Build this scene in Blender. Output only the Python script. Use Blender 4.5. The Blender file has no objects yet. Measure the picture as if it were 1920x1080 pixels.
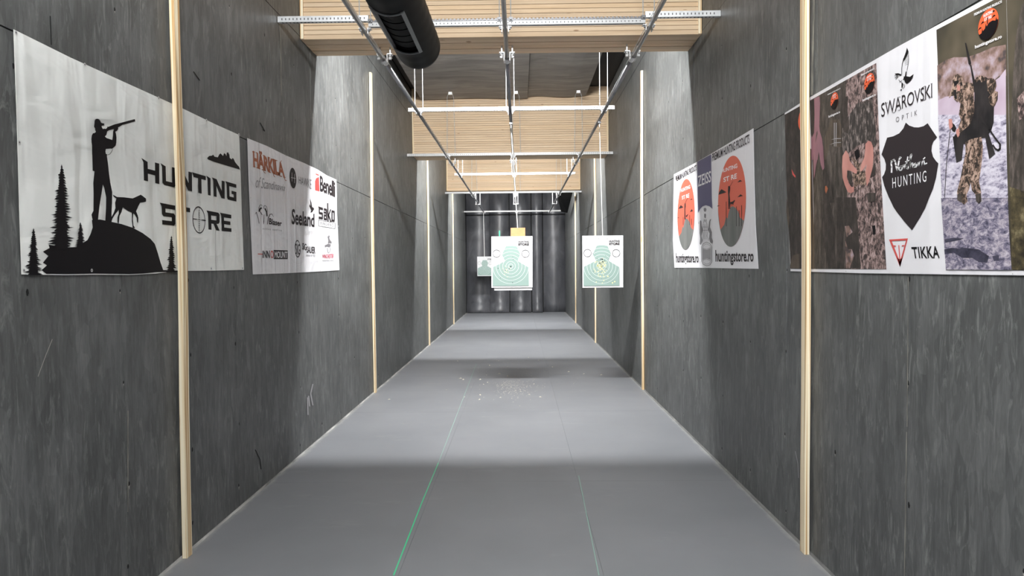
import bpy, bmesh, math, random
from mathutils import Vector, Matrix
from mathutils.geometry import tessellate_polygon

random.seed(7)
SC = bpy.context.scene
COL = SC.collection
PI = math.pi

# ------------------------------------------------------------------ camera, world, exposure
EYE = Vector((0, 0, 1.62))
F = 1280.3
ROT = (Matrix.Rotation(0.0118, 3, 'Z') @ Matrix.Rotation(PI / 2 - 0.0304, 3, 'X') @ Matrix.Rotation(-0.0094, 3, 'Z'))
cd = bpy.data.cameras.new('camera')
cam = bpy.data.objects.new('camera', cd)
COL.objects.link(cam)
cam.matrix_world = Matrix.Translation(EYE) @ ROT.to_4x4()
cd.sensor_width = 36
cd.lens = F * 36 / 1920
cd.clip_start = 0.02
SC.camera = cam
W = bpy.data.worlds.new('world')
SC.world = W
W.use_nodes = True
W.node_tree.nodes['Background'].inputs[0].default_value = (0.9, 0.95, 1, 1)
W.node_tree.nodes['Background'].inputs[1].default_value = 0.38
SC.view_settings.view_transform = 'Standard'
SC.view_settings.look = 'None'
SC.view_settings.gamma = 1
SC.view_settings.use_curve_mapping = False
SC.view_settings.exposure = 0.0
LAMP_STRENGTH = 790.0

XL, XR = -1.923, 1.616          # the two long walls
Y0, YB = -1.2, 24.34            # open end behind the viewer, bullet trap wall
XC = (XL + XR) / 2
ZC = 4.66                       # underside of the ceiling panels
BEAMS = [(6.08, 6.57), (12.38, 12.97), (18.11, 18.62)]
ZBEAM = 3.65


def ray(px, py):
    return ROT @ Vector(((px - 960) / F, -(py - 540) / F, -1))


def hit(px, py, axis, val):
    d = ray(px, py)
    return EYE + d * ((val - EYE[axis]) / d[axis])


# ------------------------------------------------------------------ object helpers
ORG = {}


def tag(o, label=None, cat=None, group=None, kind=None):
    if label: o['label'] = label
    if cat: o['category'] = cat
    if group: o['group'] = group
    if kind: o['kind'] = kind
    return o


def thing(name, loc, label, cat, group=None):
    o = bpy.data.objects.new(name, None)
    o.empty_display_size = 0.1
    COL.objects.link(o)
    o.location = loc
    ORG[o] = Vector(loc)
    return tag(o, label, cat, group)


def link(name, me, parent=None, mat=None):
    o = bpy.data.objects.new(name, me)
    COL.objects.link(o)
    if mat is not None:
        me.materials.append(mat)
    if parent is not None:
        o.parent = parent
        ORG[o] = ORG.get(parent, Vector((0, 0, 0)))
    else:
        ORG[o] = Vector((0, 0, 0))
    return o


class MB:
    """collects shapes and links them as ONE mesh object"""
    def __init__(s):
        s.v, s.f = [], []

    def add(s, vs, fs):
        n = len(s.v)
        s.v += [Vector(p) for p in vs]
        s.f += [[i + n for i in q] for q in fs]
        return s

    def box(s, x0, x1, y0, y1, z0, z1):
        return s.add([(x, y, z) for z in (z0, z1) for y in (y0, y1) for x in (x0, x1)],
                     [(0, 2, 3, 1), (4, 5, 7, 6), (0, 1, 5, 4), (2, 6, 7, 3), (0, 4, 6, 2), (1, 3, 7, 5)])

    def tube(s, pts, r, n=8, caps=True):
        pts = [Vector(p) for p in pts]
        rings = []
        for i, p in enumerate(pts):
            a = pts[max(i - 1, 0)]
            b = pts[min(i + 1, len(pts) - 1)]
            d = (b - a).normalized()
            u = d.cross(Vector((0, 0, 1)) if abs(d.z) < .9 else Vector((1, 0, 0))).normalized()
            w = d.cross(u)
            rr = r[i] if isinstance(r, (list, tuple)) else r
            rings.append([p + (u * math.cos(2 * PI * k / n) + w * math.sin(2 * PI * k / n)) * rr for k in range(n)])
        vs = [q for rg in rings for q in rg]
        fs = []
        for i in range(len(pts) - 1):
            for k in range(n):
                k2 = (k + 1) % n
                fs.append((i * n + k, i * n + k2, (i + 1) * n + k2, (i + 1) * n + k))
        if caps:
            fs.append(tuple(range(n))[::-1])
            fs.append(tuple((len(pts) - 1) * n + k for k in range(n)))
        return s.add(vs, fs)

    def build(s, name, mat, parent=None, smooth=False, bevel=0):
        o0 = ORG.get(parent, Vector((0, 0, 0))) if parent is not None else Vector((0, 0, 0))
        me = bpy.data.meshes.new(name)
        me.from_pydata([tuple(p - o0) for p in s.v], [], s.f)
        me.update()
        if smooth:
            for p in me.polygons: p.use_smooth = True
        o = link(name, me, parent, mat)
        if bevel:
            b = o.modifiers.new('bevel', 'BEVEL')
            b.width = bevel
            b.segments = 2
        return o


# ------------------------------------------------------------------ material helpers
def new_mat(name):
    m = bpy.data.materials.new(name)
    m.use_nodes = True
    nt = m.node_tree
    return m, nt, nt.nodes['Principled BSDF']


def plain(name, rgb, rough=0.6, metal=0.0, spec=0.4):
    m, nt, b = new_mat(name)
    b.inputs['Base Color'].default_value = (*rgb, 1)
    b.inputs['Roughness'].default_value = rough
    b.inputs['Metallic'].default_value = metal
    b.inputs['Specular IOR Level'].default_value = spec
    return m


def nd(nt, kind, **kw):
    n = nt.nodes.new(kind)
    for k, v in kw.items():
        if k.startswith('i_'):
            n.inputs[k[2:].replace('_', ' ')].default_value = v
        else:
            setattr(n, k, v)
    return n


def pos_map(nt, scale, rot=(0, 0, 0)):
    g = nd(nt, 'ShaderNodeNewGeometry')
    mp = nd(nt, 'ShaderNodeMapping')
    mp.inputs['Scale'].default_value = scale
    mp.inputs['Rotation'].default_value = rot
    nt.links.new(g.outputs['Position'], mp.inputs['Vector'])
    return mp.outputs['Vector']


def noise(nt, vec, scale=1, detail=3, rough=.55, dist=0):
    n = nd(nt, 'ShaderNodeTexNoise')
    n.inputs['Scale'].default_value = scale
    n.inputs['Detail'].default_value = detail
    n.inputs['Roughness'].default_value = rough
    n.inputs['Distortion'].default_value = dist
    nt.links.new(vec, n.inputs['Vector'])
    return n.outputs['Fac']


def ramp(nt, fac, stops, interp='LINEAR'):
    r = nd(nt, 'ShaderNodeValToRGB')
    cr = r.color_ramp
    cr.interpolation = interp
    while len(cr.elements) < len(stops):
        cr.elements.new(0.5)
    for e, (p, c) in zip(cr.elements, stops):
        e.position = p
        e.color = (*c, 1) if len(c) == 3 else c
    nt.links.new(fac, r.inputs['Fac'])
    return r.outputs['Color']


def mixc(nt, fac, a, b, mode='MIX'):
    m = nd(nt, 'ShaderNodeMix', data_type='RGBA', blend_type=mode)
    for sock, val in ((0, fac), (6, a), (7, b)):
        if isinstance(val, (int, float)):
            m.inputs[sock].default_value = val
        elif isinstance(val, tuple):
            m.inputs[sock].default_value = (*val, 1)
        else:
            nt.links.new(val, m.inputs[sock])
    return m.outputs[2]


def bump(nt, bsdf, h, strength=.3, dist=.01):
    b = nd(nt, 'ShaderNodeBump')
    b.inputs['Strength'].default_value = strength
    b.inputs['Distance'].default_value = dist
    nt.links.new(h, b.inputs['Height'])
    nt.links.new(b.outputs['Normal'], bsdf.inputs['Normal'])


def g3(v): return (v, v, v)


def osb_mat():
    m, nt, b = new_mat('painted_osb')
    v = pos_map(nt, (1, 1, 1))
    wb = nd(nt, 'ShaderNodeTexNoise'); wb.inputs['Scale'].default_value = 9; wb.inputs['Detail'].default_value = 3
    nt.links.new(v, wb.inputs['Vector'])
    wv = nd(nt, 'ShaderNodeVectorMath', operation='MULTIPLY_ADD')
    nt.links.new(wb.outputs['Color'], wv.inputs[0]); wv.inputs[1].default_value = (.035, .035, .05)
    nt.links.new(v, wv.inputs[2])
    vw = wv.outputs[0]
    def strands(scale, rot):
        mp = nd(nt, 'ShaderNodeMapping')
        mp.inputs['Scale'].default_value = scale
        mp.inputs['Rotation'].default_value = rot
        nt.links.new(vw, mp.inputs['Vector'])
        vo = nd(nt, 'ShaderNodeTexVoronoi')
        vo.inputs['Scale'].default_value = 1
        nt.links.new(mp.outputs['Vector'], vo.inputs['Vector'])
        s = nd(nt, 'ShaderNodeSeparateColor')
        nt.links.new(vo.outputs['Color'], s.inputs[0])
        return s.outputs[0], vo.outputs['Distance']
    s1, d1 = strands((1, 17, 4.6), (0.22, 0, 0))
    s2, d2 = strands((1, 30, 7.0), (-0.55, 0, 0))
    c1 = ramp(nt, s1, [(0, (.094, .097, .096)), (.55, (.108, .111, .109)), (.85, (.119, .122, .120)), (1, (.132, .136, .133))])
    c2 = ramp(nt, s2, [(0, g3(.84)), (.7, g3(1.0)), (.93, g3(1.05)), (1, g3(1.16))])
    base = mixc(nt, 1.0, c1, c2, 'MULTIPLY')
    mott = noise(nt, v, 1.7, 5, .62)
    base = mixc(nt, 1.0, base, ramp(nt, mott, [(.3, g3(.76)), (.7, g3(1.22))]), 'MULTIPLY')
    fib = noise(nt, pos_map(nt, (70, 70, 8), (.1, 0, 0)), 1, 4, .7, .6)
    base = mixc(nt, 1.0, base, ramp(nt, fib, [(.3, g3(.80)), (.5, g3(1.0)), (.72, g3(1.28))]), 'MULTIPLY')
    # pale rubbed strand edges, running mostly upright
    rub = noise(nt, pos_map(nt, (24, 24, 5.0), (.16, 0, 0)), 1, 5, .70, 1.3)
    rubm = ramp(nt, rub, [(.53, g3(0)), (.60, g3(.38)), (.70, g3(.95))])
    area = ramp(nt, noise(nt, v, 1.1, 4, .65), [(.36, g3(.16)), (.58, g3(1))])
    rm = mixc(nt, 1.0, rubm, area, 'MULTIPLY')
    base = mixc(nt, rm, base, (.235, .245, .232))
    nt.links.new(base, b.inputs['Base Color'])
    b.inputs['Roughness'].default_value = .5
    b.inputs['Specular IOR Level'].default_value = .42
    hh = mixc(nt, .5, s2, fib)
    bump(nt, b, hh, .5, .004)
    return m


def glulam_mat():
    m, nt, b = new_mat('glulam_spruce')
    oi = nd(nt, 'ShaderNodeObjectInfo')
    v = pos_map(nt, (1, 1, 1))
    off = nd(nt, 'ShaderNodeCombineXYZ')
    sc = nd(nt, 'ShaderNodeMath', operation='MULTIPLY'); sc.inputs[1].default_value = 40
    nt.links.new(oi.outputs['Random'], sc.inputs[0])
    nt.links.new(sc.outputs[0], off.inputs[0]); nt.links.new(sc.outputs[0], off.inputs[1])
    ad = nd(nt, 'ShaderNodeVectorMath', operation='ADD')
    nt.links.new(v, ad.inputs[0]); nt.links.new(off.outputs[0], ad.inputs[1])
    mp = nd(nt, 'ShaderNodeMapping'); mp.inputs['Scale'].default_value = (1.1, 55, 70)
    nt.links.new(ad.outputs[0], mp.inputs['Vector'])
    gr = noise(nt, mp.outputs['Vector'], 1, 4, .6, .4)
    base = ramp(nt, gr, [(.25, (.61, .44, .285)), (.5, (.73, .555, .375)), (.8, (.78, .63, .455))])
    mp2 = nd(nt, 'ShaderNodeMapping'); mp2.inputs['Scale'].default_value = (3.2, 3.2, 12)
    nt.links.new(ad.outputs[0], mp2.inputs['Vector'])
    vo = nd(nt, 'ShaderNodeTexVoronoi'); vo.inputs['Scale'].default_value = 1
    nt.links.new(mp2.outputs['Vector'], vo.inputs['Vector'])
    kn = ramp(nt, vo.outputs['Distance'], [(.05, g3(.75)), (.10, g3(0))])
    base = mixc(nt, kn, base, (.30, .155, .07))
    tint = ramp(nt, oi.outputs['Random'], [(0, (.88, .85, .82)), (.5, (1, 1, 1)), (1, (1.0, .95, .88))])
    base = mixc(nt, 1.0, base, tint, 'MULTIPLY')
    nt.links.new(base, b.inputs['Base Color'])
    b.inputs['Roughness'].default_value = .6
    b.inputs['Specular IOR Level'].default_value = .25
    return m


def ply_mat():
    m, nt, b = new_mat('plywood_edge')
    v = pos_map(nt, (95, 95, .5))
    st = noise(nt, v, 1, 2, .5)
    base = ramp(nt, st, [(.40, (.52, .32, .15)), (.46, (.72, .53, .30)), (.52, (.86, .72, .49)), (.60, (.92, .82, .62))])
    vo = nd(nt, 'ShaderNodeTexVoronoi'); vo.inputs['Scale'].default_value = 1
    nt.links.new(pos_map(nt, (9, 9, 2.3)), vo.inputs['Vector'])
    kn = ramp(nt, vo.outputs['Distance'], [(.06, g3(.6)), (.12, g3(0))])
    base = mixc(nt, kn, base, (.42, .24, .10))
    nt.links.new(base, b.inputs['Base Color'])
    b.inputs['Roughness'].default_value = .6
    b.inputs['Specular IOR Level'].default_value = .25
    return m


def mottled(name, stops, scale, nscale=1, detail=4, rough=.6, dist=0, spec=.3, nrough=.6, bumpy=0, metal=0, rot=(0, 0, 0)):
    m, nt, b = new_mat(name)
    f = noise(nt, pos_map(nt, scale, rot), nscale, detail, nrough, dist)
    nt.links.new(ramp(nt, f, stops), b.inputs['Base Color'])
    b.inputs['Roughness'].default_value = rough
    b.inputs['Specular IOR Level'].default_value = spec
    b.inputs['Metallic'].default_value = metal
    if bumpy:
        bump(nt, b, f, bumpy, .01)
    return m


def floor_mat():
    m, nt, b = new_mat('grey_floor_paint')
    v = pos_map(nt, (1, 1, 1))
    a = noise(nt, v, 1.1, 4, .55)
    base = ramp(nt, a, [(.3, (.210, .216, .229)), (.7, (.246, .251, .265))])
    dust = ramp(nt, noise(nt, pos_map(nt, (.8, 2.2, 1)), 1.3, 5, .7), [(.60, g3(0)), (.85, g3(.35))])
    base = mixc(nt, dust, base, (.42, .42, .41))
    # pale dust gathered along the walls
    sp = nd(nt, 'ShaderNodeSeparateXYZ'); nt.links.new(v, sp.inputs[0])
    m1 = nd(nt, 'ShaderNodeMath', operation='SUBTRACT'); nt.links.new(sp.outputs[0], m1.inputs[0]); m1.inputs[1].default_value = XC
    m2 = nd(nt, 'ShaderNodeMath', operation='ABSOLUTE'); nt.links.new(m1.outputs[0], m2.inputs[0])
    jit = nd(nt, 'ShaderNodeMath', operation='MULTIPLY_ADD')
    nt.links.new(noise(nt, v, 5, 4, .7), jit.inputs[0]); jit.inputs[1].default_value = .10
    nt.links.new(m2.outputs[0], jit.inputs[2])
    hw = (XR - XL) / 2
    ed = nd(nt, 'ShaderNodeMapRange'); nt.links.new(jit.outputs[0], ed.inputs[0])
    ed.inputs[1].default_value = hw + .005; ed.inputs[2].default_value = hw + .06
    ed.inputs[3].default_value = 0; ed.inputs[4].default_value = .5
    base = mixc(nt, ed.outputs[0], base, (.55, .53, .48))
    nt.links.new(base, b.inputs['Base Color'])
    b.inputs['Roughness'].default_value = .48
    b.inputs['Specular IOR Level'].default_value = .35
    bump(nt, b, noise(nt, pos_map(nt, (1, 1, 1)), 160, 2), .04, .002)
    return m


def vinyl_mat(name, rgb, fold=(1.2, 7, 1.6), strength=.28):
    m, nt, b = new_mat(name)
    b.inputs['Base Color'].default_value = (*rgb, 1)
    b.inputs['Roughness'].default_value = .42
    b.inputs['Specular IOR Level'].default_value = .35
    a = noise(nt, pos_map(nt, fold), 1, 2, .45, .6)
    c = noise(nt, pos_map(nt, (3, 4, 9), (.35, 0, 0)), .8, 2, .4, 1.0)
    h = mixc(nt, .4, a, c)
    bump(nt, b, h, strength, .12)
    return m


MT = dict(
    osb=osb_mat(), glulam=glulam_mat(), ply=ply_mat(), floor=floor_mat(),
    back=plain('dark_backing', (.02, .02, .02), .9),
    ceil=mottled('black_ceiling_board', [(.3, (.17, .162, .155)), (.5, (.25, .235, .22)), (.72, (.36, .335, .31))], (1.1, 5, 1), 1, 5, .55, .6),
    ceil_hi=plain('black_soffit', (.045, .043, .042), .8),
    rubber=mottled('black_rubber', [(.3, (.045, .046, .052)), (.55, (.085, .086, .094)), (.78, (.15, .15, .16))], (3, 3, .9), 1, 6, .4, .8, .5, bumpy=.25),
    galv=mottled('galvanised_steel', [(.3, (.62, .63, .64)), (.7, (.80, .80, .80))], (14, 14, 14), 1, 3, .42, 0, .5, metal=.75),
    zinc=plain('bright_zinc', (.46, .46, .455), .45, .3),
    slot=plain('slot_shadow_steel', (.10, .10, .10), .5, .6),
    pipe=mottled('steel_pipe', [(.3, (.16, .16, .165)), (.7, (.27, .27, .28))], (20, 3, 20), 1, 3, .3, 0, .5, metal=.95),
    clampm=plain('dark_cast_steel', (.16, .16, .165), .42, .7),
    rope=plain('white_cord', (.80, .79, .76), .7),
    duct=mottled('black_duct', [(.3, (.0015, .0015, .002)), (.7, (.0035, .0035, .004))], (6, 6, 6), 1, 3, .5, 0, .08),
    ductin=plain('duct_inside', (.004, .004, .004), .8),
    bar=plain('grey_register_frame', (.17, .175, .18), .4, .3),
    vinyl=vinyl_mat('white_vinyl', (.83, .835, .80)),
    vinyl2=vinyl_mat('white_vinyl_cool', (.80, .785, .80), (1, 9, .5), .35),
    vinyl3=vinyl_mat('white_vinyl_lilac', (.76, .745, .765), (1, 8, .5), .12),
    ink=plain('black_ink', (.007, .006, .0075), .5, 0, .12),
    ink2=plain('charcoal_ink', (.030, .024, .026), .55, 0, .12),
    inkg=plain('grey_ink', (.20, .19, .20), .6),
    inklg=plain('light_grey_ink', (.34, .33, .34), .6),
    white=plain('white_ink', (.80, .79, .80), .5),
    brown=plain('copper_ink', (.38, .115, .05), .55),
    red=plain('red_ink', (.62, .085, .075), .5),
    pinkred=plain('crimson_ink', (.62, .09, .14), .5),
    orange=plain('orange_ink', (.66, .125, .075), .5),
    orange2=plain('bright_orange_ink', (.80, .12, .04), .5),
    navy=plain('navy_ink', (.085, .080, .165), .5),
    hill=mottled('grey_hill_ink', [(.3, (.12, .13, .12)), (.7, (.20, .20, .19))], (1, 9, 1.5), 1, 2),
    paper=plain('target_paper', (.56, .56, .56), .7),
    sage=plain('sage_ink', (.22, .305, .272), .7),
    card=mottled('brown_cardboard', [(.3, (.46, .235, .105)), (.7, (.54, .29, .14))], (9, 9, 40), 1, 3, .8),
    green=plain('green_laser_strip', (.05, .55, .27), .5),
    line=mottled('green_laser', [(.42, (.06, .66, .30)), (.6, (.20, .66, .42))], (1, .5, 1), 1, 2),  # green laser light given as plain surface colour
    pale=plain('pale_green_line', (.30, .50, .42), .8),
    yellow=plain('yellow_patch', (.70, .66, .30), .6),
    chip=plain('bare_chip', (.42, .40, .36), .8),
    dark=plain('dark_hole', (.012, .012, .012), .9),
    filler=mottled('bare_filler', [(.35, (.16, .155, .14)), (.7, (.42, .40, .34))], (60, 60, 8), 1, 3, .8),
    debris=mottled('wood_crumbs', [(.3, (.42, .38, .30)), (.7, (.75, .71, .62))], (30, 30, 30), 1, 2, .8),
    seal_dark=mottled('grey_sealant', [(.3, (.10, .10, .10)), (.6, (.20, .20, .19)), (.75, (.34, .33, .31))], (20, 4, 20), 1, 4, .8),
    seal=mottled('dusty_sealant', [(.34, (.16, .16, .155)), (.5, (.34, .335, .32)), (.7, (.58, .57, .54))], (20, 2.5, 20), 1, 5, .8),
)

# printed photograph textures
MT['ph_dark'] = mottled('photo_dark_forest', [(.3, (.018, .014, .014)), (.5, (.040, .033, .029)), (.7, (.085, .068, .060))], (1, 30, 12), 1, 5, nrough=.75)
MT['ph_brown'] = mottled('photo_brown_trunk', [(.3, (.05, .038, .03)), (.7, (.13, .10, .075))], (1, 40, 8), 1, 5, nrough=.72)
MT['ph_olive'] = mottled('photo_olive_blur', [(.3, (.038, .034, .026)), (.5, (.075, .064, .043)), (.7, (.125, .10, .068))], (1, 6, 4.5), 1, 2)
MT['ph_pink'] = mottled('photo_heath_blur', [(.34, (.07, .055, .055)), (.44, (.22, .14, .115)), (.54, (.34, .24, .235)), (.66, (.46, .38, .44))], (1, 16, 17), 1, 3)
MT['ph_snow'] = mottled('photo_snow', [(.36, (.12, .11, .16)), (.44, (.34, .31, .40)), (.52, (.56, .52, .60)), (.70, (.72, .69, .74))], (1, 26, 60), 1, 5, nrough=.74)
MT['ph_haze'] = mottled('photo_snow_slope', [(.3, (.45, .34, .42)), (.6, (.58, .49, .57)), (.8, (.66, .60, .68))], (1, 5, 5), 1, 3)
MT['ph_rapids'] = mottled('photo_rapids', [(.36, (.035, .035, .065)), (.48, (.20, .18, .25)), (.56, (.42, .37, .42)), (.72, (.62, .58, .64))], (1, 30, 55), 1, 6, nrough=.78, dist=.5)
MT['ph_rock'] = mottled('photo_wet_rock', [(.35, (.02, .02, .035)), (.6, (.07, .065, .10)), (.75, (.24, .19, .20))], (1, 14, 20), 1, 4)
MT['ph_scrub'] = mottled('photo_scrub', [(.36, (.022, .018, .012)), (.55, (.085, .068, .035)), (.72, (.24, .20, .11))], (1, 22, 22), 1, 5, nrough=.7)
MT['camo'] = mottled('photo_camo', [(.42, (.024, .018, .015)), (.48, (.10, .068, .05)), (.53, (.25, .165, .125)), (.60, (.47, .33, .26))], (1, 62, 52), 1, 4, nrough=.7, dist=.7)
MT['camo2'] = mottled('photo_camo_pink', [(.40, (.030, .023, .023)), (.47, (.11, .078, .072)), (.53, (.27, .185, .17)), (.62, (.46, .34, .32))], (1, 48, 34), 1, 5, nrough=.72, dist=.6)
MT['camo3'] = mottled('photo_camo_dark', [(.40, (.030, .026, .025)), (.52, (.065, .055, .05)), (.60, (.22, .18, .165)), (.70, (.42, .36, .34))], (1, 70, 22), 1, 4, nrough=.65, dist=.5, rot=(.75, 0, 0))
MT['skin'] = mottled('photo_skin', [(.3, (.44, .185, .155)), (.7, (.60, .29, .245))], (1, 9, 6), 1, 2)
MT['skin2'] = mottled('photo_skin_shade', [(.3, (.22, .105, .13)), (.7, (.33, .165, .195))], (1, 9, 4), 1, 2)
MT['ph_black'] = mottled('photo_black_pack', [(.35, (.010, .009, .010)), (.7, (.035, .030, .030))], (1, 20, 10), 1, 3)
MT['ph_jacket'] = mottled('photo_brown_jacket', [(.34, (.026, .022, .019)), (.5, (.062, .052, .044)), (.68, (.15, .12, .105))], (1, 40, 9), 1, 5, nrough=.75)

# ------------------------------------------------------------------ structure: floor
base = MB().box(XL - .3, XR + .3, Y0, YB + .3, -.2, -.03).build('floor', MT['back'])
tag(base, kind='structure')
xs = [XL - .01, -.657, .425, XR + .01]
ys = [Y0] + [2.62 + 2.5 * k for k in range(9)] + [YB + .05]
for i in range(3):
    for j in range(len(ys) - 1):
        MB().box(xs[i] + .0006, xs[i + 1] - .0006, ys[j] + .0012, ys[j + 1] - .0012, -.03, 0).build('floor_panel', MT['floor'], base)

# ------------------------------------------------------------------ structure: long walls of OSB sheets
def wall(name, X, side, low0, up0):
    b = MB()
    xa, xb = (X - .25, X - .016) if side < 0 else (X + .016, X + .25)
    b.box(xa, xb, Y0, YB + .05, 0, 4.9)
    w = tag(b.build(name, MT['back']), kind='structure')

    def sheet(y0, y1, z0, z1, j):
        t = random.uniform(-.0012, .0012)
        q = MB()
        if side < 0: q.box(X - .016, X + t, y0 + .002, y1 - .002, z0, z1)
        else: q.box(X + t, X + .016, y0 + .002, y1 - .002, z0, z1)
        q.build('osb_sheet', MT['osb'], w)

    def row(start, step, z0, z1, lo, hi):
        cuts = [lo]
        y = start
        while y > lo: y -= step
        while y < hi:
            if y > lo + .05 and y < hi - .05: cuts.append(y)
            y += step
        cuts.append(hi)
        for a, c in zip(cuts, cuts[1:]): sheet(a, c, z0, z1, 0)
    row(low0, 1.305, .002, 2.534, Y0, YB)
    row(up0, 2.5, 2.540, 3.672, Y0, 6.35)
    row(up0, 2.5, 3.678, 4.80, Y0, 6.35)
    row(up0, 2.5, 2.541, 4.322, 6.354, YB)
    row(up0 + .7, 2.5, 4.330, 4.80, 6.354, YB)
    # screw heads sunk in the sheets, with chipped paint round them: far too many to be parts
    sx = X - side * .0022
    d = MB(); c = MB()
    y = low0 - 2.61
    while y < 15:
        for half in (0, .652):
            for z in [.14, .62, 1.12, 1.55, 2.0, 2.42, 2.9, 3.4]:
                yy = y + half + random.uniform(-.02, .02); zz = z + random.uniform(-.05, .05)
                if half and random.random() < .45: continue
                r = random.uniform(.005, .009)
                a0 = random.random()
                pts = [(sx, yy + r * math.cos(a0 + k * PI / 3) * random.uniform(.7, 1.2), zz + 1.7 * r * math.sin(a0 + k * PI / 3)) for k in range(6)]
                d.add(pts, [tuple(range(6))])
                if random.random() < .45:
                    s2 = r * random.uniform(1.0, 1.9)
                    c.add([(sx - side * .0004, yy - s2 * .4, zz - 1.2 * r), (sx - side * .0004, yy + s2 * .5, zz - .9 * r), (sx - side * .0004, yy + s2 * .1, zz - 1.2 * r - s2 * 1.6)], [(0, 1, 2)])
        y += 1.305
    tag(d.build('screw_holes', MT['dark'], w), kind='stuff')
    tag(c.build('paint_chips', MT['chip'], w), kind='stuff')
    return w


WL = wall('wall_left', XL, -1, 3.274, 2.83)
WR = wall('wall_right', XR, 1, 2.852, 3.74)


def wpt(side, px, py, off=0.0):
    """point on a long wall's plane, lifted off it by off"""
    X = XL if side < 0 else XR
    p = hit(px, py, 0, X)
    p.x = X - side * off
    return p


def scratch(side, w, px, mat, width=1.6):
    for pl in px:
        m = MB()
        for a, b in zip(pl, pl[1:]):
            dx, dy = b[0] - a[0], b[1] - a[1]
            l = math.hypot(dx, dy) or 1
            nx, ny = -dy / l * width / 2, dx / l * width / 2
            m.add([wpt(side, a[0] + nx, a[1] + ny, .0026), wpt(side, a[0] - nx, a[1] - ny, .0026),
                   wpt(side, b[0] - nx, b[1] - ny, .0026), wpt(side, b[0] + nx, b[1] + ny, .0026)], [(0, 1, 2, 3)])
        m.build('scratch', mat, w)


scratch(-1, WL, [[(576, 745), (577, 778)], [(580, 762), (578, 742)], [(586, 720), (582, 738), (586, 760)]], MT['inklg'], 2.4)
scratch(-1, WL, [[(97, 636), (84, 668), (70, 706)]], MT['chip'], 1.1)
scratch(-1, WL, [[(478, 843), (487, 862), (489, 880)], [(362, 134), (374, 151)], [(487, 230), (496, 246), (492, 243)]], MT['dark'], 1.6)
scratch(1, WR, [[(1492, 846), (1497, 870), (1498, 896)]], MT['inklg'], 1.2)
scratch(-1, WL, [[(524, 45), (526, 90), (527, 180)], [(239, 770), (239, 960)]], MT['filler'], 1.6)
scratch(-1, WL, [[(93, 30), (95, 84)]], MT['dark'], 2.0)
scratch(1, WR, [[(1527, 0), (1525, 90), (1523, 178)]], MT['filler'], 4.0)
scratch(1, WR, [[(1704, 520), (1702, 800)], [(1701, 810), (1697, 1080)]], MT['filler'], 1.4)

# dusty bead of sealant where the floor meets the walls
for k, (X, s) in enumerate(((XL, 1), (XR, -1))):
    m = MB()
    n = 60
    vs, fs = [], []
    for i in range(n + 1):
        y = Y0 + (YB - Y0) * i / n
        w = .010 + .005 * random.random()
        vs += [(X + s * .001, y, .012), (X + s * w, y, .0006)]
        if i: fs.append((2 * i - 2, 2 * i - 1, 2 * i + 1, 2 * i))
    tag(m.add(vs, fs).build('trim_%d' % (k + 1), MT['seal'] if k == 0 else MT['seal_dark']), kind='structure')

# ------------------------------------------------------------------ structure: ceiling boards
ceil = tag(MB().box(XL - .25, XR + .25, Y0, YB + .3, 4.86, 5.0).build('ceiling', MT['ceil_hi']), kind='structure')
edges = [(Y0, 6.06), (6.60, 12.36), (13.0, 18.08), (18.65, YB)]
for (a, b_) in edges:
    cuts = [-1.74, .17, 1.21]
    for x0, x1 in zip(cuts, cuts[1:]):
        n = 8
        vs, fs = [], []
        wig = [random.uniform(-.012, .012) for _ in range(n + 1)]
        for i in range(n + 1):
            x = x0 + .004 + (x1 - x0 - .008) * i / n
            dz = .012 * math.sin(i * .9 + x0) + (0.0 if x1 < .5 else -.0)
            ye = b_ - .05 - abs(wig[i])
            zz = ZC + dz - (.02 if x0 < 0 else 0)
            vs += [(x, a, zz), (x, ye, zz), (x, a, zz + .03), (x, ye, zz + .03)]
            if i:
                p, q = 4 * (i - 1), 4 * i
                fs += [(p, q, q + 1, p + 1), (p + 2, p + 3, q + 3, q + 2), (p + 1, q + 1, q + 3, p + 3), (p, p + 2, q + 2, q)]
        fs += [(0, 1, 3, 2), (4 * n, 4 * n + 2, 4 * n + 3, 4 * n + 1)]
        MB().add(vs, fs).build('ceiling_board', MT['ceil'], ceil)
# loose black flap hanging in the last bay
MB().add([(1.02, 19.0, 3.72), (1.50, 19.0, 3.76), (1.50, 21.4, 3.30), (1.30, 21.4, 3.34), (1.02, 19.0, 3.74), (1.50, 19.0, 3.78), (1.50, 21.4, 3.32), (1.30, 21.4, 3.36)],
         [(0, 1, 2, 3), (7, 6, 5, 4), (0, 4, 5, 1), (1, 5, 6, 2), (2, 6, 7, 3), (3, 7, 4, 0)]).build('hanging_flap', MT['ductin'], ceil)

# ------------------------------------------------------------------ structure: bullet trap wall of rubber sheets
WB = tag(MB().box(XL - .2, XR + .2, YB + .12, YB + .35, 0, 4.9).build('wall_back', MT['back']), kind='structure')


def back_x(px): return hit(px, 480, 1, YB).x


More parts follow.
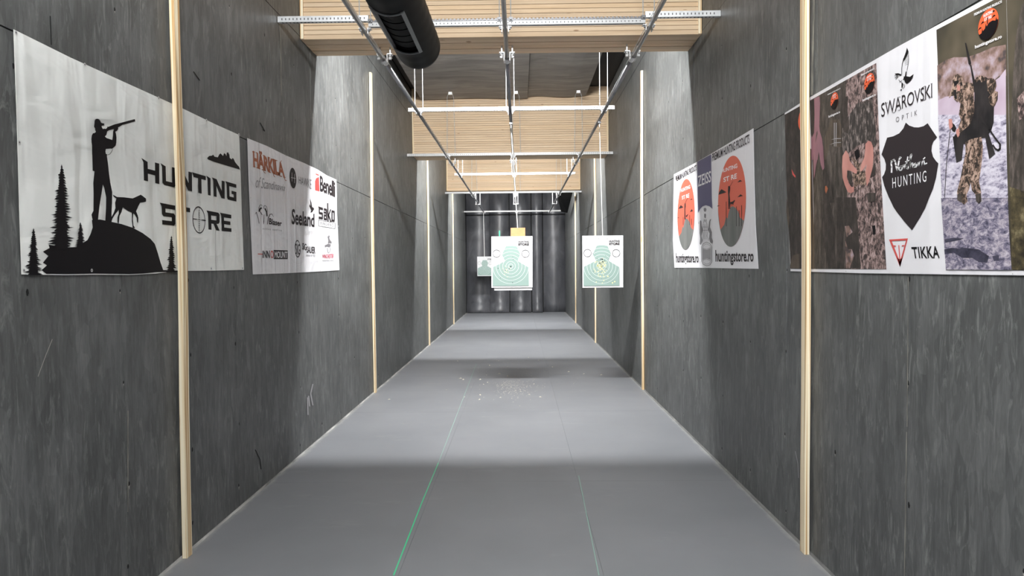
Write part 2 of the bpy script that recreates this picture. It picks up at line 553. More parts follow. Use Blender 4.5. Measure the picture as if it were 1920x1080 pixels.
def rubber_sheet(x0, x1, y, curl):
    prof = [(y, 4.7), (y - .004, 3.6), (y + .006, 2.4), (y - .006, 1.4), (y - .004, .62)]
    if curl:
        prof += [(y - .015, .42), (y - .06, .33), (y - .12, .22), (y - .15, .12), (y - .155, .03), (y - .13, .01)]
    else:
        prof += [(y - .004, .3), (y - .004, .012)]
    n = len(prof)
    vs, fs = [], []
    for x in (x0, x1):
        bow = 0
        for (yy, z) in prof: vs.append((x, yy + bow, z))
    for c in range(1):
        for i in range(n - 1):
            fs.append((c * n + i, c * n + i + 1, (c + 1) * n + i + 1, (c + 1) * n + i))
    m = MB().add(vs, fs)
    o = m.build('rubber_sheet', MT['rubber'], WB, True)
    so = o.modifiers.new('thick', 'SOLIDIFY'); so.thickness = .012; so.offset = 0


for p0, p1, dy, curl in ((874, 919, .05, 1), (918, 955, .0, 1), (955.5, 996, .02, 1), (997, 1017.5, -.02, 1), (1018, 1062, .04, 0)):
    rubber_sheet(back_x(p0) + .012, back_x(p1) - .012, YB + dy, curl)

# ------------------------------------------------------------------ ceiling beams
NAMES = ['glued laminated spruce beam nearest the viewer, above the black duct end',
         'middle glued laminated spruce beam, behind the loops of hanging cable',
         'farthest glued laminated spruce beam, just in front of the dark back wall']
LM = .0402
for (ya, yb), lab in zip(BEAMS, NAMES):
    bm_ = thing('ceiling_beam', (XC, ya, ZBEAM), lab, 'beam', 'laminated beams across the range')
    k = 0
    z = ZBEAM
    ns = 6
    for s in range(ns):   # the lowest layer shows its strips from below
        a = ya + (yb - ya) * s / ns; c = ya + (yb - ya) * (s + 1) / ns
        dz = random.uniform(0, .003)
        MB().box(XL + .002, XR - .002, a + (.0028 if s else 0), c - .0028, z + dz * 2, z + LM - .0012).build('bottom_strip', MT['glulam'], bm_)
    z += LM
    while z < 4.84:
        j = random.uniform(0, .0016)
        MB().box(XL + .002, XR - .002, ya + j, yb - .001, z + .0019, z + LM - .0019).build('lamella', MT['glulam'], bm_)
        z += LM
    for x0, x1 in ((XL + .003, XL + .032), (XR - .032, XR - .003)):
        MB().box(x0, x1, ya - .012, ya - .0005, ZBEAM + .003, 4.84).build('end_batten', MT['ply'], bm_)

# ------------------------------------------------------------------ lamps fixed on the down-range side of each beam
def lamp_mat():
    m = bpy.data.materials.new('lamp_diffuser')
    m.use_nodes = True
    nt = m.node_tree
    nt.nodes.clear()
    e = nt.nodes.new('ShaderNodeEmission'); o = nt.nodes.new('ShaderNodeOutputMaterial')
    e.inputs[0].default_value = (.975, .99, 1.0, 1); e.inputs[1].default_value = LAMP_STRENGTH
    nt.links.new(e.outputs[0], o.inputs[0])
    return m


MT['lamp'] = lamp_mat()
for k, yb in enumerate([.30] + [b[1] for b in BEAMS]):
    zl = 4.22
    lt = thing('ceiling_lamp', (XC, yb + .1, zl), ['long flat white lamp over the firing line, above the viewer', 'long flat white lamp on the back of the nearest beam',
               'long flat white lamp on the back of the middle beam', 'long flat white lamp on the back of the farthest beam'][k], 'lamp', 'flat lamps behind the beams')
    # a flat luminaire tilted down-range: n is its facing direction, t runs up its width
    tilt = math.radians(60 if k == 0 else 42)
    wd = .087 if k == 0 else .096
    n_ = Vector((0, math.sin(tilt), -math.cos(tilt))); t_ = Vector((0, math.cos(tilt), math.sin(tilt)))
    c_ = Vector((XC, yb + .135, zl))

    def slab(x0, x1, w0, w1, d0, d1):
        return MB().add([c_ + Vector((x, 0, 0)) - Vector((0, 0, 0)) + t_ * w + n_ * d - Vector((0, 0, 0)) for d in (d0, d1) for w in (w0, w1) for x in (x0, x1)],
                        [(0, 2, 3, 1), (4, 5, 7, 6), (0, 1, 5, 4), (2, 6, 7, 3), (0, 4, 6, 2), (1, 3, 7, 5)])
    slab(-.75, .75, -wd / 2, wd / 2, 0, .004).build('diffuser', MT['lamp'], lt)
    slab(-.77, .77, -wd / 2 - .012, wd / 2 + .012, -.045, -.001).build('housing', MT['zinc'], lt)
    for s in (-1, 1):
        MB().box(XC + s * .45 - .015, XC + s * .45 + .015, yb + .002, yb + .11, zl - .012, zl + .012).build('wall_arm', MT['galv'], lt)
    if k == 0:
        MB().box(XC - .5, XC + .5, yb - .02, yb + .02, zl - .02, 4.86).build('ceiling_bracket', MT['galv'], lt)

# ------------------------------------------------------------------ plywood battens on the walls
BAT = [(-1, 3.795, 'leftmost plywood batten, running over the banner with the rifleman'),
       (-1, 8.85, 'second plywood batten along the left wall, right of the logo banner'),
       (-1, 14.25, 'third plywood batten along the left wall'),
       (-1, 19.54, 'farthest plywood batten on the left wall, by the dark back wall'),
       (1, 3.81, 'rightmost plywood batten, running over the long photo banner'),
       (1, 8.93, 'second plywood batten along the right wall, left of the orange disc banner'),
       (1, 14.48, 'third plywood batten along the right wall, behind the right paper target'),
       (1, 19.62, 'farthest plywood batten on the right wall, by the dark back wall')]
for n_, (side, yc, lab) in enumerate(BAT):
    X = XL if side < 0 else XR
    zs = [0.002, .45, .9, 1.3, 1.7, 2.1, 2.5, 2.9, 3.3, 3.7, 4.14]
    vs, fs = [], []
    ph = random.random() * 6
    for i, z in enumerate(zs):
        if n_ == 0: o = .014 * math.exp(-((z - 1.75) / .7) ** 2)
        elif n_ == 4: o = .013 * (.5 + .5 * math.tanh((z - 2.15) / .22)) + (.003 if z < .5 else 0)
        else: o = .006 * (1 + math.sin(z * 1.3 + ph)) * .6
        base_off = .0135 if n_ in (0, 4) else .003
        th, hw = .027, .030
        cx = base_off + o
        x0, x1 = X - side * cx, X - side * (cx + th)
        vs += [(x0, yc - hw, z), (x1, yc - hw, z), (x1, yc + hw, z), (x0, yc + hw, z)]
        if i:
            p, q = 4 * (i - 1), 4 * i
            for a in range(4):
                b2 = (a + 1) % 4
                fs.append((p + a, p + b2, q + b2, q + a))
    m = MB().add(vs, fs + [(3, 2, 1, 0), tuple(4 * (len(zs) - 1) + a for a in range(4))])
    o = m.build('wall_batten', MT['ply'])
    tag(o, lab, 'batten', 'plywood battens on the walls')

# ------------------------------------------------------------------ strut channels across the lane
RX = (-1.222, -.10, 1.045)      # the three trolley rails
RZ = 3.515
RR = .0185


def channel(parent, x0, x1, y, z0, h, mat, slot, pitch, sw, sh, name='channel', under=True):
    """perforated steel channel: a front web with real slots, flanges and an open back"""
    m = MB()
    d = .041
    t = .0025
    zc = z0 + h / 2
    n = int((x1 - x0 - .03) / pitch)
    xa = x0
    segs = []
    for i in range(n):
        c = x0 + .02 + pitch * (i + .5)
        segs.append((c - sw / 2, c + sw / 2))
    zlo, zhi = zc - sh / 2, zc + sh / 2
    fv = []
    def quad(a, b, c, e):
        m.add([(a, y, c), (b, y, c), (b, y, e), (a, y, e)], [(0, 1, 2, 3)])
    quad(x0, x1, z0, zlo); quad(x0, x1, zhi, z0 + h)
    prev = x0
    for a, b in segs:
        quad(prev, a, zlo, zhi); prev = b
    quad(prev, x1, zlo, zhi)
    m.box(x0, x1, y + .0003, y + d, z0, z0 + t)
    m.box(x0, x1, y + .0003, y + d, z0 + h - t, z0 + h)
    o = m.build(name, mat, parent)
    # dark flange slots seen from below
    if under:
        s = MB()
        for i in range(n):
            c = x0 + .02 + pitch * (i + .5)
            s.box(c - sw * .7, c + sw * .7, y + .010, y + .030, z0 - .0006, z0 + .0004)
        tag(s.build('flange_slots', MT['slot'], o), kind='stuff')
    b = MB().box(x0, x1, y + .018, y + .020, z0 + t, z0 + h - t)
    b.build('inner_web', MT['slot'], o)
    return o


def rods(parent, x, y, z0, z1, gap=.036, name='threaded_rod'):
    for s in (-1, 1):
        MB().tube([(x + s * gap, y + .02, z0), (x + s * gap, y + .02, z1)], .0045, 6).build(name, MT['zinc'], parent)


def jaws(parent, x, y, z, top):
    """pair of clamp jaws that hold a rail under a channel, each with its foot and bolt"""
    for s in (-1, 1):
        c = MB()
        c.box(x + s * .026 - .003, x + s * .026 + .003, y - .012, y + .05, z - .022, top)
        c.box(x + s * .036 - .014, x + s * .036 + .014, y - .004, y + .045, top - .005, top)
        o = c.build('clamp_jaw', MT['galv'], parent)
        MB().tube([(x + s * .036, y - .012, z + .006), (x + s * .036, y + .012, z + .006)], .007, 8).build('jaw_bolt', MT['clampm'], o)


Z1 = RZ + RR + .008
# strut in front of the nearest beam: two outer lengths and a lower, perforated middle length
s1 = thing('strut_channel', (XC, 5.5, Z1), 'perforated steel channel in front of the nearest beam, wall to wall', 'strut', 'steel channels across the lane')
channel(s1, XL + .004, RX[0] + .03, 5.5, Z1 + .055, .045, MT['galv'], 1, .030, .007, .016)
channel(s1, RX[2] - .03, XR - .004, 5.5, Z1 + .055, .045, MT['galv'], 1, .030, .007, .016)
channel(s1, RX[0] + .03, RX[2] - .03, 5.497, Z1 + .008, .034, MT['zinc'], 1, .030, .006, .010, under=False)
tb = MB()
xx = RX[0] + .05
while xx < RX[2] - .06:
    tb.box(xx, xx + .018, 5.492, 5.508, Z1 + .043, Z1 + .060)
    xx += .030
tb.box(RX[0] + .03, RX[2] - .03, 5.502, 5.53, Z1 + .045, Z1 + .055)
tb.build('toothed_lip', MT['clampm'], s1)
for x in RX:
    rods(s1, x, 5.5, Z1 + .05, 4.62, .045)
    for q in (-1, 1):
        b_ = MB().box(x + q * .046 - .017, x + q * .046 + .017, 5.484, 5.53, Z1 + .036, Z1 + .066)
        b_.tube([(x + q * .046, 5.47, Z1 + .050), (x + q * .046, 5.49, Z1 + .050)], .010, 8)
        b_.build('rail_bolt', MT['clampm'], s1)
SPEC = [(8.42, RX[0] - .13, RX[2] + .13, 'short steel channel hung on rods between the nearest and middle beams', 1),
        (11.77, XL + .004, XR - .004, 'steel channel in front of the middle beam, wall to wall', 2),
        (14.25, RX[0] - .12, RX[2] + .12, 'short steel channel hung on rods in front of the farthest beam', 1),
        (17.75, XL + .004, XR - .004, 'steel channel under the farthest beam, wall to wall', 2),
        (23.75, XL + .004, XR - .004, 'steel channel holding the rail ends before the dark back wall', 0)]
for y, x0, x1, lab, hang in SPEC:
    st = thing('strut_channel', (XC, y, Z1), lab, 'strut', 'steel channels across the lane')
    channel(st, x0, x1, y, Z1, .043, MT['zinc'], 1, .034, .010, .012)
    for x in RX:
        if hang == 1:
            rods(st, x, y, Z1 + .02, 4.62, .048)
        elif hang == 2:
            xh = x + .06 if x < 0 else x - .02
            pts = [(xh - .07, y + .02, Z1 + .02), (xh - .055, y - .02, ZC - .13), (xh - .03, y - .02, ZC - .06), (xh + .03, y - .02, ZC - .06), (xh + .055, y - .02, ZC - .13), (xh + .07, y + .02, Z1 + .02)]
            MB().tube(pts, .005, 6).build('hanger_cable', MT['galv'], st)
            MB().box(xh - .03, xh + .03, y - .04, y, ZC - .085, ZC - .04).build('cable_hook', MT['galv'], st)

# ------------------------------------------------------------------ the three trolley rails
RL = ['left steel trolley rail, left of the black duct', 'centre steel trolley rail, above the middle target', 'right steel trolley rail, above the right target']
for x, lab in zip(RX, RL):
    r = thing('trolley_rail', (x, 0, RZ), lab, 'rail', 'trolley rails down the lane')
    ys_ = [-1.0, 6.30, 12.6, 18.35, 23.77]
    for a, b2 in zip(ys_, ys_[1:]):
        MB().tube([(x, a, RZ), (x, b2, RZ)], RR, 12).build('rail_length', MT['pipe'], r, True)
    for y in ys_[1:4]:
        MB().tube([(x, y - .06, RZ), (x, y + .06, RZ)], RR + .005, 12).build('rail_coupling', MT['galv'], r, True)
        for s in (-1, 1):
            br = MB()
            br.box(x + s * .048 - .006, x + s * .048 + .006, y + .02, y + .032, RZ + .03, ZBEAM - .001)
            br.box(x + s * .048 - .022, x + s * .048 + .022, y - .01, y + .05, RZ + .062, RZ + .070)
            br.box(x + s * .026 - .003, x + s * .026 + .003, y - .015, y + .045, RZ - .018, RZ + .066)
            ob = br.build('hanger_bracket', MT['galv'], r)
            bb = MB()
            bb.tube([(x + s * .056, y - .03, RZ + .045), (x + s * .056, y + .05, RZ + .045)], .008, 6)
            bb.box(x + s * .052 - .012, x + s * .052 + .012, y - .012, y + .01, RZ + .015, RZ + .034)
            bb.build('bracket_bolt', MT['zinc'], ob)
    for y in (5.5, 8.42, 11.77, 14.25, 17.75, 23.72):
        jaws(r, x, y, RZ, Z1 - .001)
    # rods of the last hanger come from the ceiling
    y = 20.3
    for s in (-1, 1):
        MB().box(x + s * .06 - .006, x + s * .06 + .006, y, y + .012, RZ - .02, 4.62).build('hanger_rod', MT['galv'], r)
    MB().box(x - .075, x + .075, y - .02, y + .04, RZ - .032, RZ - .020).build('hanger_plate', MT['galv'], r)
    cab = x - .05 if x > .5 else x + .05
    if abs(x) > .5:
        MB().tube([(cab, .2, RZ - .036), (cab, 6.0, RZ - .036), (cab, 23.6, RZ - .036)], .0022, 5).build('tow_cable', MT['galv'], r)

# ------------------------------------------------------------------ black spiral duct
DX, DZ, DR, DE = -.772, 3.332, .172, 5.36
du = thing('ventilation_duct', (DX, 0, DZ), 'round black spiral air duct hanging at the upper left of the lane', 'duct')
seg = 40
A0, A1 = math.radians(-44), math.radians(26)    # opening, measured from straight down towards +x
yl = []
y = -1.0
while y < DE - .05:
    yl.append(y); y += .04
yl.append(DE - .05)
vs, fs = [], []
for i, yy in enumerate(yl):
    for k in range(seg):
        th = 2 * PI * k / seg
        bul = .0028 * max(0, math.cos(2 * PI * (yy / .16) - th)) ** 6
        r = DR + bul
        vs.append((DX + r * math.sin(th), yy, DZ - r * math.cos(th)))
O0, O1 = 4.20, 4.93
for i in range(len(yl) - 1):
    ym = (yl[i] + yl[i + 1]) / 2
    for k in range(seg):
        th = 2 * PI * (k + .5) / seg
        if th > PI: th -= 2 * PI
        if O0 < ym < O1 and A0 < th < A1: continue
        k2 = (k + 1) % seg
        fs.append((i * seg + k, i * seg + k2, (i + 1) * seg + k2, (i + 1) * seg + k))
MB().add(vs, fs).build('duct_body', MT['duct'], du, True)
cv, cf = [], []
prof = [(DE - .05, DR), (DE - .018, DR * .985), (DE - .004, DR * .93), (DE, DR * .84)]
for (yy, r) in prof:
    for k in range(seg):
        th = 2 * PI * k / seg
        cv.append((DX + r * math.sin(th), yy, DZ - r * math.cos(th)))
for i in range(3):
    for k in range(seg):
        k2 = (k + 1) % seg
        cf.append((i * seg + k, i * seg + k2, (i + 1) * seg + k2, (i + 1) * seg + k))
cf.append(tuple(3 * seg + k for k in range(seg)))
MB().add(cv, cf).build('end_cap', MT['duct'], du, True)
# register: dark inner tray, two long side bars and two curved end bars
iv, if_ = [], []
for yy in (O0 - .03, O1 + .03):
    for k in range(13):
        th = A0 - .1 + (A1 - A0 + .2) * k / 12
        iv.append((DX + (DR - .026) * math.sin(th), yy, DZ - (DR - .026) * math.cos(th)))
for k in range(12): if_.append((k, k + 1, 13 + k + 1, 13 + k))
reg = MB().add(iv, if_).build('register_tray', MT['ductin'], du, True)
for th in (A0 + .02, A1 - .02):
    c, s = math.cos(th), math.sin(th)
    m = MB()
    def P(u, r, yy): return (DX + r * s + u * c, yy, DZ - r * c + u * s)
    u0, u1, r0, r1 = -.013, .013, DR - .012, DR + .009
    q = [P(u, r, yy) for yy in (O0 - .02, O1 + .02) for r in (r0, r1) for u in (u0, u1)]
    m.add(q, [(0, 2, 3, 1), (4, 5, 7, 6), (0, 1, 5, 4), (2, 6, 7, 3), (0, 4, 6, 2), (1, 3, 7, 5)])
    m.build('frame_bar', MT['bar'], reg)
for yy in (O0 - .008, O1 + .008):
    pts = [(DX + (DR + .004) * math.sin(A0 + (A1 - A0) * k / 10), yy, DZ - (DR + .004) * math.cos(A0 + (A1 - A0) * k / 10)) for k in range(11)]
    MB().tube(pts, .007, 6).build('curved_end_bar', MT['bar'], reg, True)
for k in range(6):
    yy = O0 + (O1 - O0) * (k + .5) / 6
    pts = [(DX + (DR - .015) * math.sin(A0 + (A1 - A0) * j / 8), yy, DZ - (DR - .015) * math.cos(A0 + (A1 - A0) * j / 8)) for j in range(9)]
    MB().tube(pts, .004, 5).build('grille_blade', MT['duct'], reg, True)
for yy in (1.2, 3.6):
    m = MB().tube([(DX + (DR + .006) * math.sin(2 * PI * k / 28), yy, DZ - (DR + .006) * math.cos(2 * PI * k / 28)) for k in range(29)], .005, 5)
    m.tube([(DX, yy, DZ + DR), (DX, yy, ZC)], .004, 6)
    m.build('suspension_ring', MT['galv'], du)

# ------------------------------------------------------------------ flat print on the banners
PRINTS = [0]


def level(off):
    PRINTS[0] += 1
    return off + (PRINTS[0] % 24) * .00002


def print_poly(name, parent, fn, loops, mat, off, split=False):
    """loops: list of shapes; a shape is a list of loops (outline, then holes)"""
    if split and len(loops) > 1:
        return [print_poly(name, parent, fn, [sh_], mat, off) for sh_ in loops][0]
    off = level(off)
    m = MB()
    for shape in loops:
        pts3 = [[fn(*p, off) for p in lp] for lp in shape]
        flat = [[Vector((p[0], p[1], 0)) for p in lp] for lp in shape]
        tris = tessellate_polygon(flat)
        allp = [p for lp in pts3 for p in lp]
        m.add(allp, [tuple(t) for t in tris])
    return m.build(name, mat, parent)


def ribbon(pts, w, closed=False):
    """outline of a stroke of width w along pixel points, as quads with round joints"""
    out = []
    if closed: pts = list(pts) + [pts[0]]
    for i, (a, b) in enumerate(zip(pts, pts[1:])):
        wa = w[i] if isinstance(w, list) else w
        wb = w[i + 1] if isinstance(w, list) else w
        dx, dy = b[0] - a[0], b[1] - a[1]
        l = math.hypot(dx, dy)
        if l < 1e-6: continue
        nx, ny = -dy / l / 2, dx / l / 2
        ex, ey = dx / l * min(wa, wb) * .25, dy / l * min(wa, wb) * .25
        out.append([[(a[0] + nx * wa - ex, a[1] + ny * wa - ey), (a[0] - nx * wa - ex, a[1] - ny * wa - ey), (b[0] - nx * wb + ex, b[1] - ny * wb + ey), (b[0] + nx * wb + ex, b[1] + ny * wb + ey)]])
    return out


def lerp2(q, u, v):
    """q = tl, tr, br, bl in photo pixels; u to the right, v upwards"""
    (tlx, tly), (trx, try_), (brx, bry), (blx, bly) = q
    tx, ty = tlx + (trx - tlx) * u, tly + (try_ - tly) * u
    bx, by = blx + (brx - blx) * u, bly + (bry - bly) * u
    return (bx + (tx - bx) * v, by + (ty - by) * v)


def text_on(name, parent, fn, body, quad, mat, off, bold=0.0, space=1.0, shear=0.0):
    cu = bpy.data.curves.new('lettering', 'FONT')
    cu.body = body
    cu.offset = bold
    cu.space_character = space
    cu.shear = shear
    cu.resolution_u = 3
    to = bpy.data.objects.new('lettering', cu)
    COL.objects.link(to)
    dg = bpy.context.evaluated_depsgraph_get()
    me = bpy.data.meshes.new_from_object(to.evaluated_get(dg))
    bpy.data.objects.remove(to)
    bpy.data.curves.remove(cu)
    xs_ = [v.co.x for v in me.vertices]; ys2 = [v.co.y for v in me.vertices]
    x0, x1, y0, y1 = min(xs_), max(xs_), min(ys2), max(ys2)
    off = level(off)
    m = MB()
    m.v = [fn(*lerp2(quad, (v.co.x - x0) / (x1 - x0), (v.co.y - y0) / (y1 - y0)), off) for v in me.vertices]
    m.f = [list(p.vertices) for p in me.polygons]
    bpy.data.meshes.remove(me)
    return m.build(name, mat, parent)


def disc(side, px, py, rpx, off, parent, name, mat, rin=0.0, n=36):
    """true circle on a wall; its radius is rpx tall in the photo"""
    c = wpt(side, px, py); t = wpt(side, px, py - rpx)
    R_ = t.z - c.z
    X = c.x - side * off
    m = MB()
    ring = [(X, c.y + R_ * math.cos(2 * PI * k / n), c.z + R_ * math.sin(2 * PI * k / n)) for k in range(n)]
    if rin:
        r2 = R_ * rin
        inn = [(X, c.y + r2 * math.cos(2 * PI * k / n), c.z + r2 * math.sin(2 * PI * k / n)) for k in range(n)]
        m.add(ring + inn, [(k, (k + 1) % n, n + (k + 1) % n, n + k) for k in range(n)])
    else:
        m.add(ring, [tuple(range(n))])
    return m.build(name, mat, parent)


def FL(px, py, off=0): return wpt(-1, px, py, off)
def FR(px, py, off=0): return wpt(1, px, py, off)


B0, BT = .004, .0055     # back and front of the vinyl, off the wall
INK = [.0066 + .0006 * k for k in range(8)]


def banner_sheet(parent, fn, loop, mat, name='vinyl_sheet'):
    fl = [Vector((p[0], p[1], 0)) for p in loop]
    tris = tessellate_polygon([fl])
    n = len(loop)
    m = MB()
    m.add([fn(*p, BT) for p in loop] + [fn(*p, B0) for p in loop],
          [tuple(t) for t in tris] + [tuple(n + i for i in t[::-1]) for t in tris] + [(i, (i + 1) % n, n + (i + 1) % n, n + i) for i in range(n)])
    return m.build(name, mat, parent)


def grommets(parent, side, pts, r=3.2, mat=None):
    for (x, y) in pts:
        o = disc(side, x, y, r, BT + .0022, parent, 'grommet', mat or MT['galv'], .45, 14)
        disc(side, x, y, r * .45, BT + .0020, o, 'screw_head', MT['clampm'], 0, 10)


# ---- banner with the rifleman, left wall
b1 = thing('wall_banner', tuple(FL(240, 300)), 'large white banner with black rifleman, dog and spruces on the left wall', 'banner', 'banners on the walls')
banner_sheet(b1, FL, [(23, 55), (130, 108), (240, 158), (340, 203), (400, 232), (447, 253), (450, 330), (452, 400), (456, 506), (400, 507.5), (330, 508), (290, 513), (240, 515.5), (170, 515), (120, 516), (38, 514.5), (34, 400), (29, 220)], MT['vinyl'])
q4 = lambda p: (p[0] / 4, p[1] / 4 + 280)
qc = lambda p: (p[0] / 13.5 + 160, p[1] / 13.5 + 210)
man = [(255, 170), (300, 180), (335, 215), (360, 270), (395, 285), (440, 290), (435, 340), (385, 345), (370, 360), (385, 395), (408, 435), (435, 420), (480, 430), (510, 405), (520, 370), (545, 375), (620, 345), (700, 315), (860, 275), (1040, 225), (1215, 180), (1230, 235), (1060, 285), (900, 325), (840, 365), (790, 390), (795, 430), (765, 475), (722, 500), (740, 560), (750, 650), (745, 780), (730, 850), (690, 890), (640, 930), (600, 925), (480, 935), (470, 1000), (480, 1055), (520, 1080)]
man = [qc(p) for p in man] + [q4(p) for p in [(790, 45), (800, 120), (806, 180), (816, 250), (830, 320), (829, 400), (825, 480), (826, 545), (778, 540), (784, 440), (785, 360), (770, 290), (760, 265), (750, 330), (735, 420), (722, 540), (683, 530), (674, 490), (689, 460), (690, 330), (688, 250), (697, 165), (683, 160), (680, 40)]]
man += [qc(p) for p in [(132, 1080), (130, 850), (118, 780), (112, 680), (125, 590), (160, 530), (180, 540), (228, 505), (210, 460), (205, 415), (180, 370), (190, 300), (195, 230), (215, 185)]]
hole = [qc(p) for p in [(515, 490), (555, 465), (690, 430), (665, 500), (660, 600), (645, 710), (560, 680), (500, 660), (455, 620), (495, 580)]]
print_poly('rifleman_print', b1, FL, [[man, hole]] + ribbon([q4(p) for p in [(833, 0), (826, 18), (812, 36), (796, 42)]], .8), MT['ink'], INK[1])
dog = [q4(p) for p in [(835, 340), (865, 357), (920, 360), (985, 368), (1020, 352), (1045, 340), (1060, 350), (1085, 370), (1085, 392), (1065, 398), (1040, 400), (1025, 430), (1010, 465), (1022, 495), (1027, 515), (1024, 552), (1017, 545), (1015, 515), (1000, 490), (990, 480), (985, 520), (990, 570), (1003, 590), (985, 588), (978, 540), (978, 475), (945, 460), (910, 435), (900, 470), (885, 500), (880, 555), (870, 550), (870, 510), (880, 480), (878, 455), (850, 490), (832, 520), (824, 545), (818, 520), (840, 480), (855, 440), (852, 400), (862, 370), (840, 352)]]
print_poly('dog_print', b1, FL, [[dog]], MT['ink'], INK[1])
rock = [q4(p) for p in [(678, 530), (740, 526), (830, 545), (900, 560), (985, 588), (1060, 628), (1120, 672), (1152, 710), (1175, 780), (1195, 850), (1215, 905), (1330, 910), (1345, 916), (1160, 922), (1060, 932), (960, 936), (700, 932), (500, 936), (335, 934), (300, 905), (340, 870), (310, 850), (350, 800), (310, 768), (360, 740), (352, 715), (480, 736), (560, 733), (605, 706), (645, 680), (668, 635), (684, 585)]]
print_poly('rock_print', b1, FL, [[rock]], MT['ink'], INK[0])


def spruce(cx, top, bot, hw, teeth, seed):
    rr = random.Random(seed)
    L_, R_ = [], []
    teeth = int(teeth * 1.35)
    st = (bot - top) / teeth
    for i in range(1, teeth + 1):
        t = i / teeth
        y = top + (bot - top) * t
        for side, lst in ((1, R_), (-1, L_)):
            w = hw * 1.15 * (t ** .66) * rr.uniform(.60, 1.1)
            w2 = hw * (t ** .75) * rr.uniform(.40, .62)
            lst += [(cx + side * w * .7, y - st * .15 + st * rr.uniform(-.2, .2)), (cx + side * w, y + st * rr.uniform(0, .5)), (cx + side * w2, y + st * rr.uniform(.35, .6))]
    return [(cx, top)] + R_ + L_[::-1]


for k, (cx, tp, bt, hw, te) in enumerate([(448, 112, 742, 92, 24), (237, 590, 934, 62, 17), (590, 546, 722, 36, 11), (1275, 648, 914, 38, 14)]):
    print_poly('spruce_print', b1, FL, [[[q4(p) for p in spruce(cx, tp, bt, hw, te, 3 + k)]]], MT['ink'], INK[2])
wood = [q4(p) for p in [(1545, 65), (1560, 50), (1580, 48), (1590, 40), (1600, 55), (1625, 60), (1635, 40), (1645, 30), (1655, 40), (1665, 50), (1672, 28), (1682, 35), (1690, 50), (1693, 25), (1702, 22), (1712, 40), (1715, 65), (1730, 75), (1735, 65), (1745, 72), (1755, 95), (1770, 115), (1785, 130), (1792, 152), (1700, 125), (1600, 95), (1550, 75)]]
print_poly('treeline_print', b1, FL, [[wood]], MT['ink'], INK[1])
GL = {  # block letters in a unit box, top-left tip slightly flared
    'H': [[(0, 0), (.27, 0), (.27, .37), (.73, .37), (.73, 0), (1, 0), (1, 1), (.73, 1), (.73, .60), (.27, .60), (.27, .93), (-.12, 1.04), (0, .86)]],
    'U': [[(-.10, 1.04), (0, .88), (0, .10), (.14, 0), (.86, 0), (1, .10), (1, 1), (.73, 1), (.73, .22), (.27, .22), (.27, .95)]],
    'N': [[(0, 0), (.26, 0), (.26, .62), (.70, 0), (1, 0), (1, 1), (.74, 1), (.74, .40), (.30, 1), (-.10, 1.03), (0, .88)]],
    'T': [[(.36, 0), (.64, 0), (.64, .78), (1, .78), (1, 1), (-.12, 1.02), (0, .78), (.36, .78)]],
    'I': [[(0, 0), (1, 0), (1, .95), (-.3, 1.04), (0, .88)]],
    'G': [[(.08, 0), (1, 0), (1, .56), (.5, .56), (.5, .38), (.74, .38), (.74, .2), (.27, .2), (.27, .8), (1, .8), (1, 1), (-.12, 1.02), (0, .88), (0, .1)]],
    'S': [[(0, 0), (.9, 0), (1, .1), (1, .5), (.9, .6), (.27, .6), (.27, .79), (1, .79), (1, 1), (-.14, 1.02), (0, .86), (0, .5), (.1, .40), (.73, .40), (.73, .21), (0, .21)]],
    'R': [[(0, 0), (.27, 0), (.27, .34), (.45, .34), (.70, 0), (1, 0), (.73, .36), (.9, .38), (1, .48), (1, .9), (.9, 1), (-.12, 1.02), (0, .86)], [(.27, .55), (.27, .79), (.73, .79), (.73, .55)]],
    'E': [[(0, 0), (1, 0), (1, .21), (.27, .21), (.27, .40), (.9, .40), (.9, .60), (.27, .60), (.27, .79), (1, .79), (1, 1), (-.12, 1.02), (0, .86)]],
}


def block_word(name, parent, fn, letters, top, bot, mat, off):
    """letters: (char, x0, x1) in pixels; top and bot give a y for an x"""
    shapes = []
    for ch, x0, x1 in letters:
        q = ((x0, top(x0)), (x1, top(x1)), (x1 + .3, bot(x1)), (x0 + 1.2, bot(x0)))
        shapes.append([[lerp2(q, u, v) for (u, v) in lp] for lp in GL[ch]])
    print_poly('letter', parent, fn, shapes, mat, off, True)


ln = lambda x0, y0, s: (lambda x: y0 + (x - x0) * s)
block_word('lettering_hunting', b1, FL, [('H', 266, 296), ('U', 301, 327), ('N', 332, 357.5), ('T', 360.5, 383.5), ('I', 386.5, 392.5), ('N', 397.5, 419), ('G', 422.5, 441)],
           ln(266, 298.7, .27), ln(268.7, 338.9, .2265), MT['ink'], INK[1])
block_word('lettering_store', b1, FL, [('S', 300.5, 326), ('T', 330, 354), ('R', 387.5, 409.5), ('E', 412.5, 431.5)], ln(298, 381, .164), ln(302, 421, .108), MT['ink'], INK[1])
ret = disc(-1, 371, 412.5, 25.3, INK[1], b1, 'reticle_print', MT['ink'], .92, 40)
print_poly('crosshair_print', ret, FL, ribbon([(359.5, 410.2), (383, 413.6)], .7) + ribbon([(371, 388), (371, 437)], .5) + ribbon([(359.5, 410.2), (366, 411.2)], 1.5) + ribbon([(376.5, 412.7), (383, 413.6)], 1.5)
           + sum([ribbon([(369.8, 395 + k * 4), (372.2, 395.3 + k * 4)], .6) for k in range(10)], []), MT['ink'], INK[2])
grommets(b1, -1, [(26.5, 61), (156, 121), (295, 184), (385, 226), (446, 253), (33, 267), (41.5, 507), (169, 507), (394, 503.5), (453, 503)])

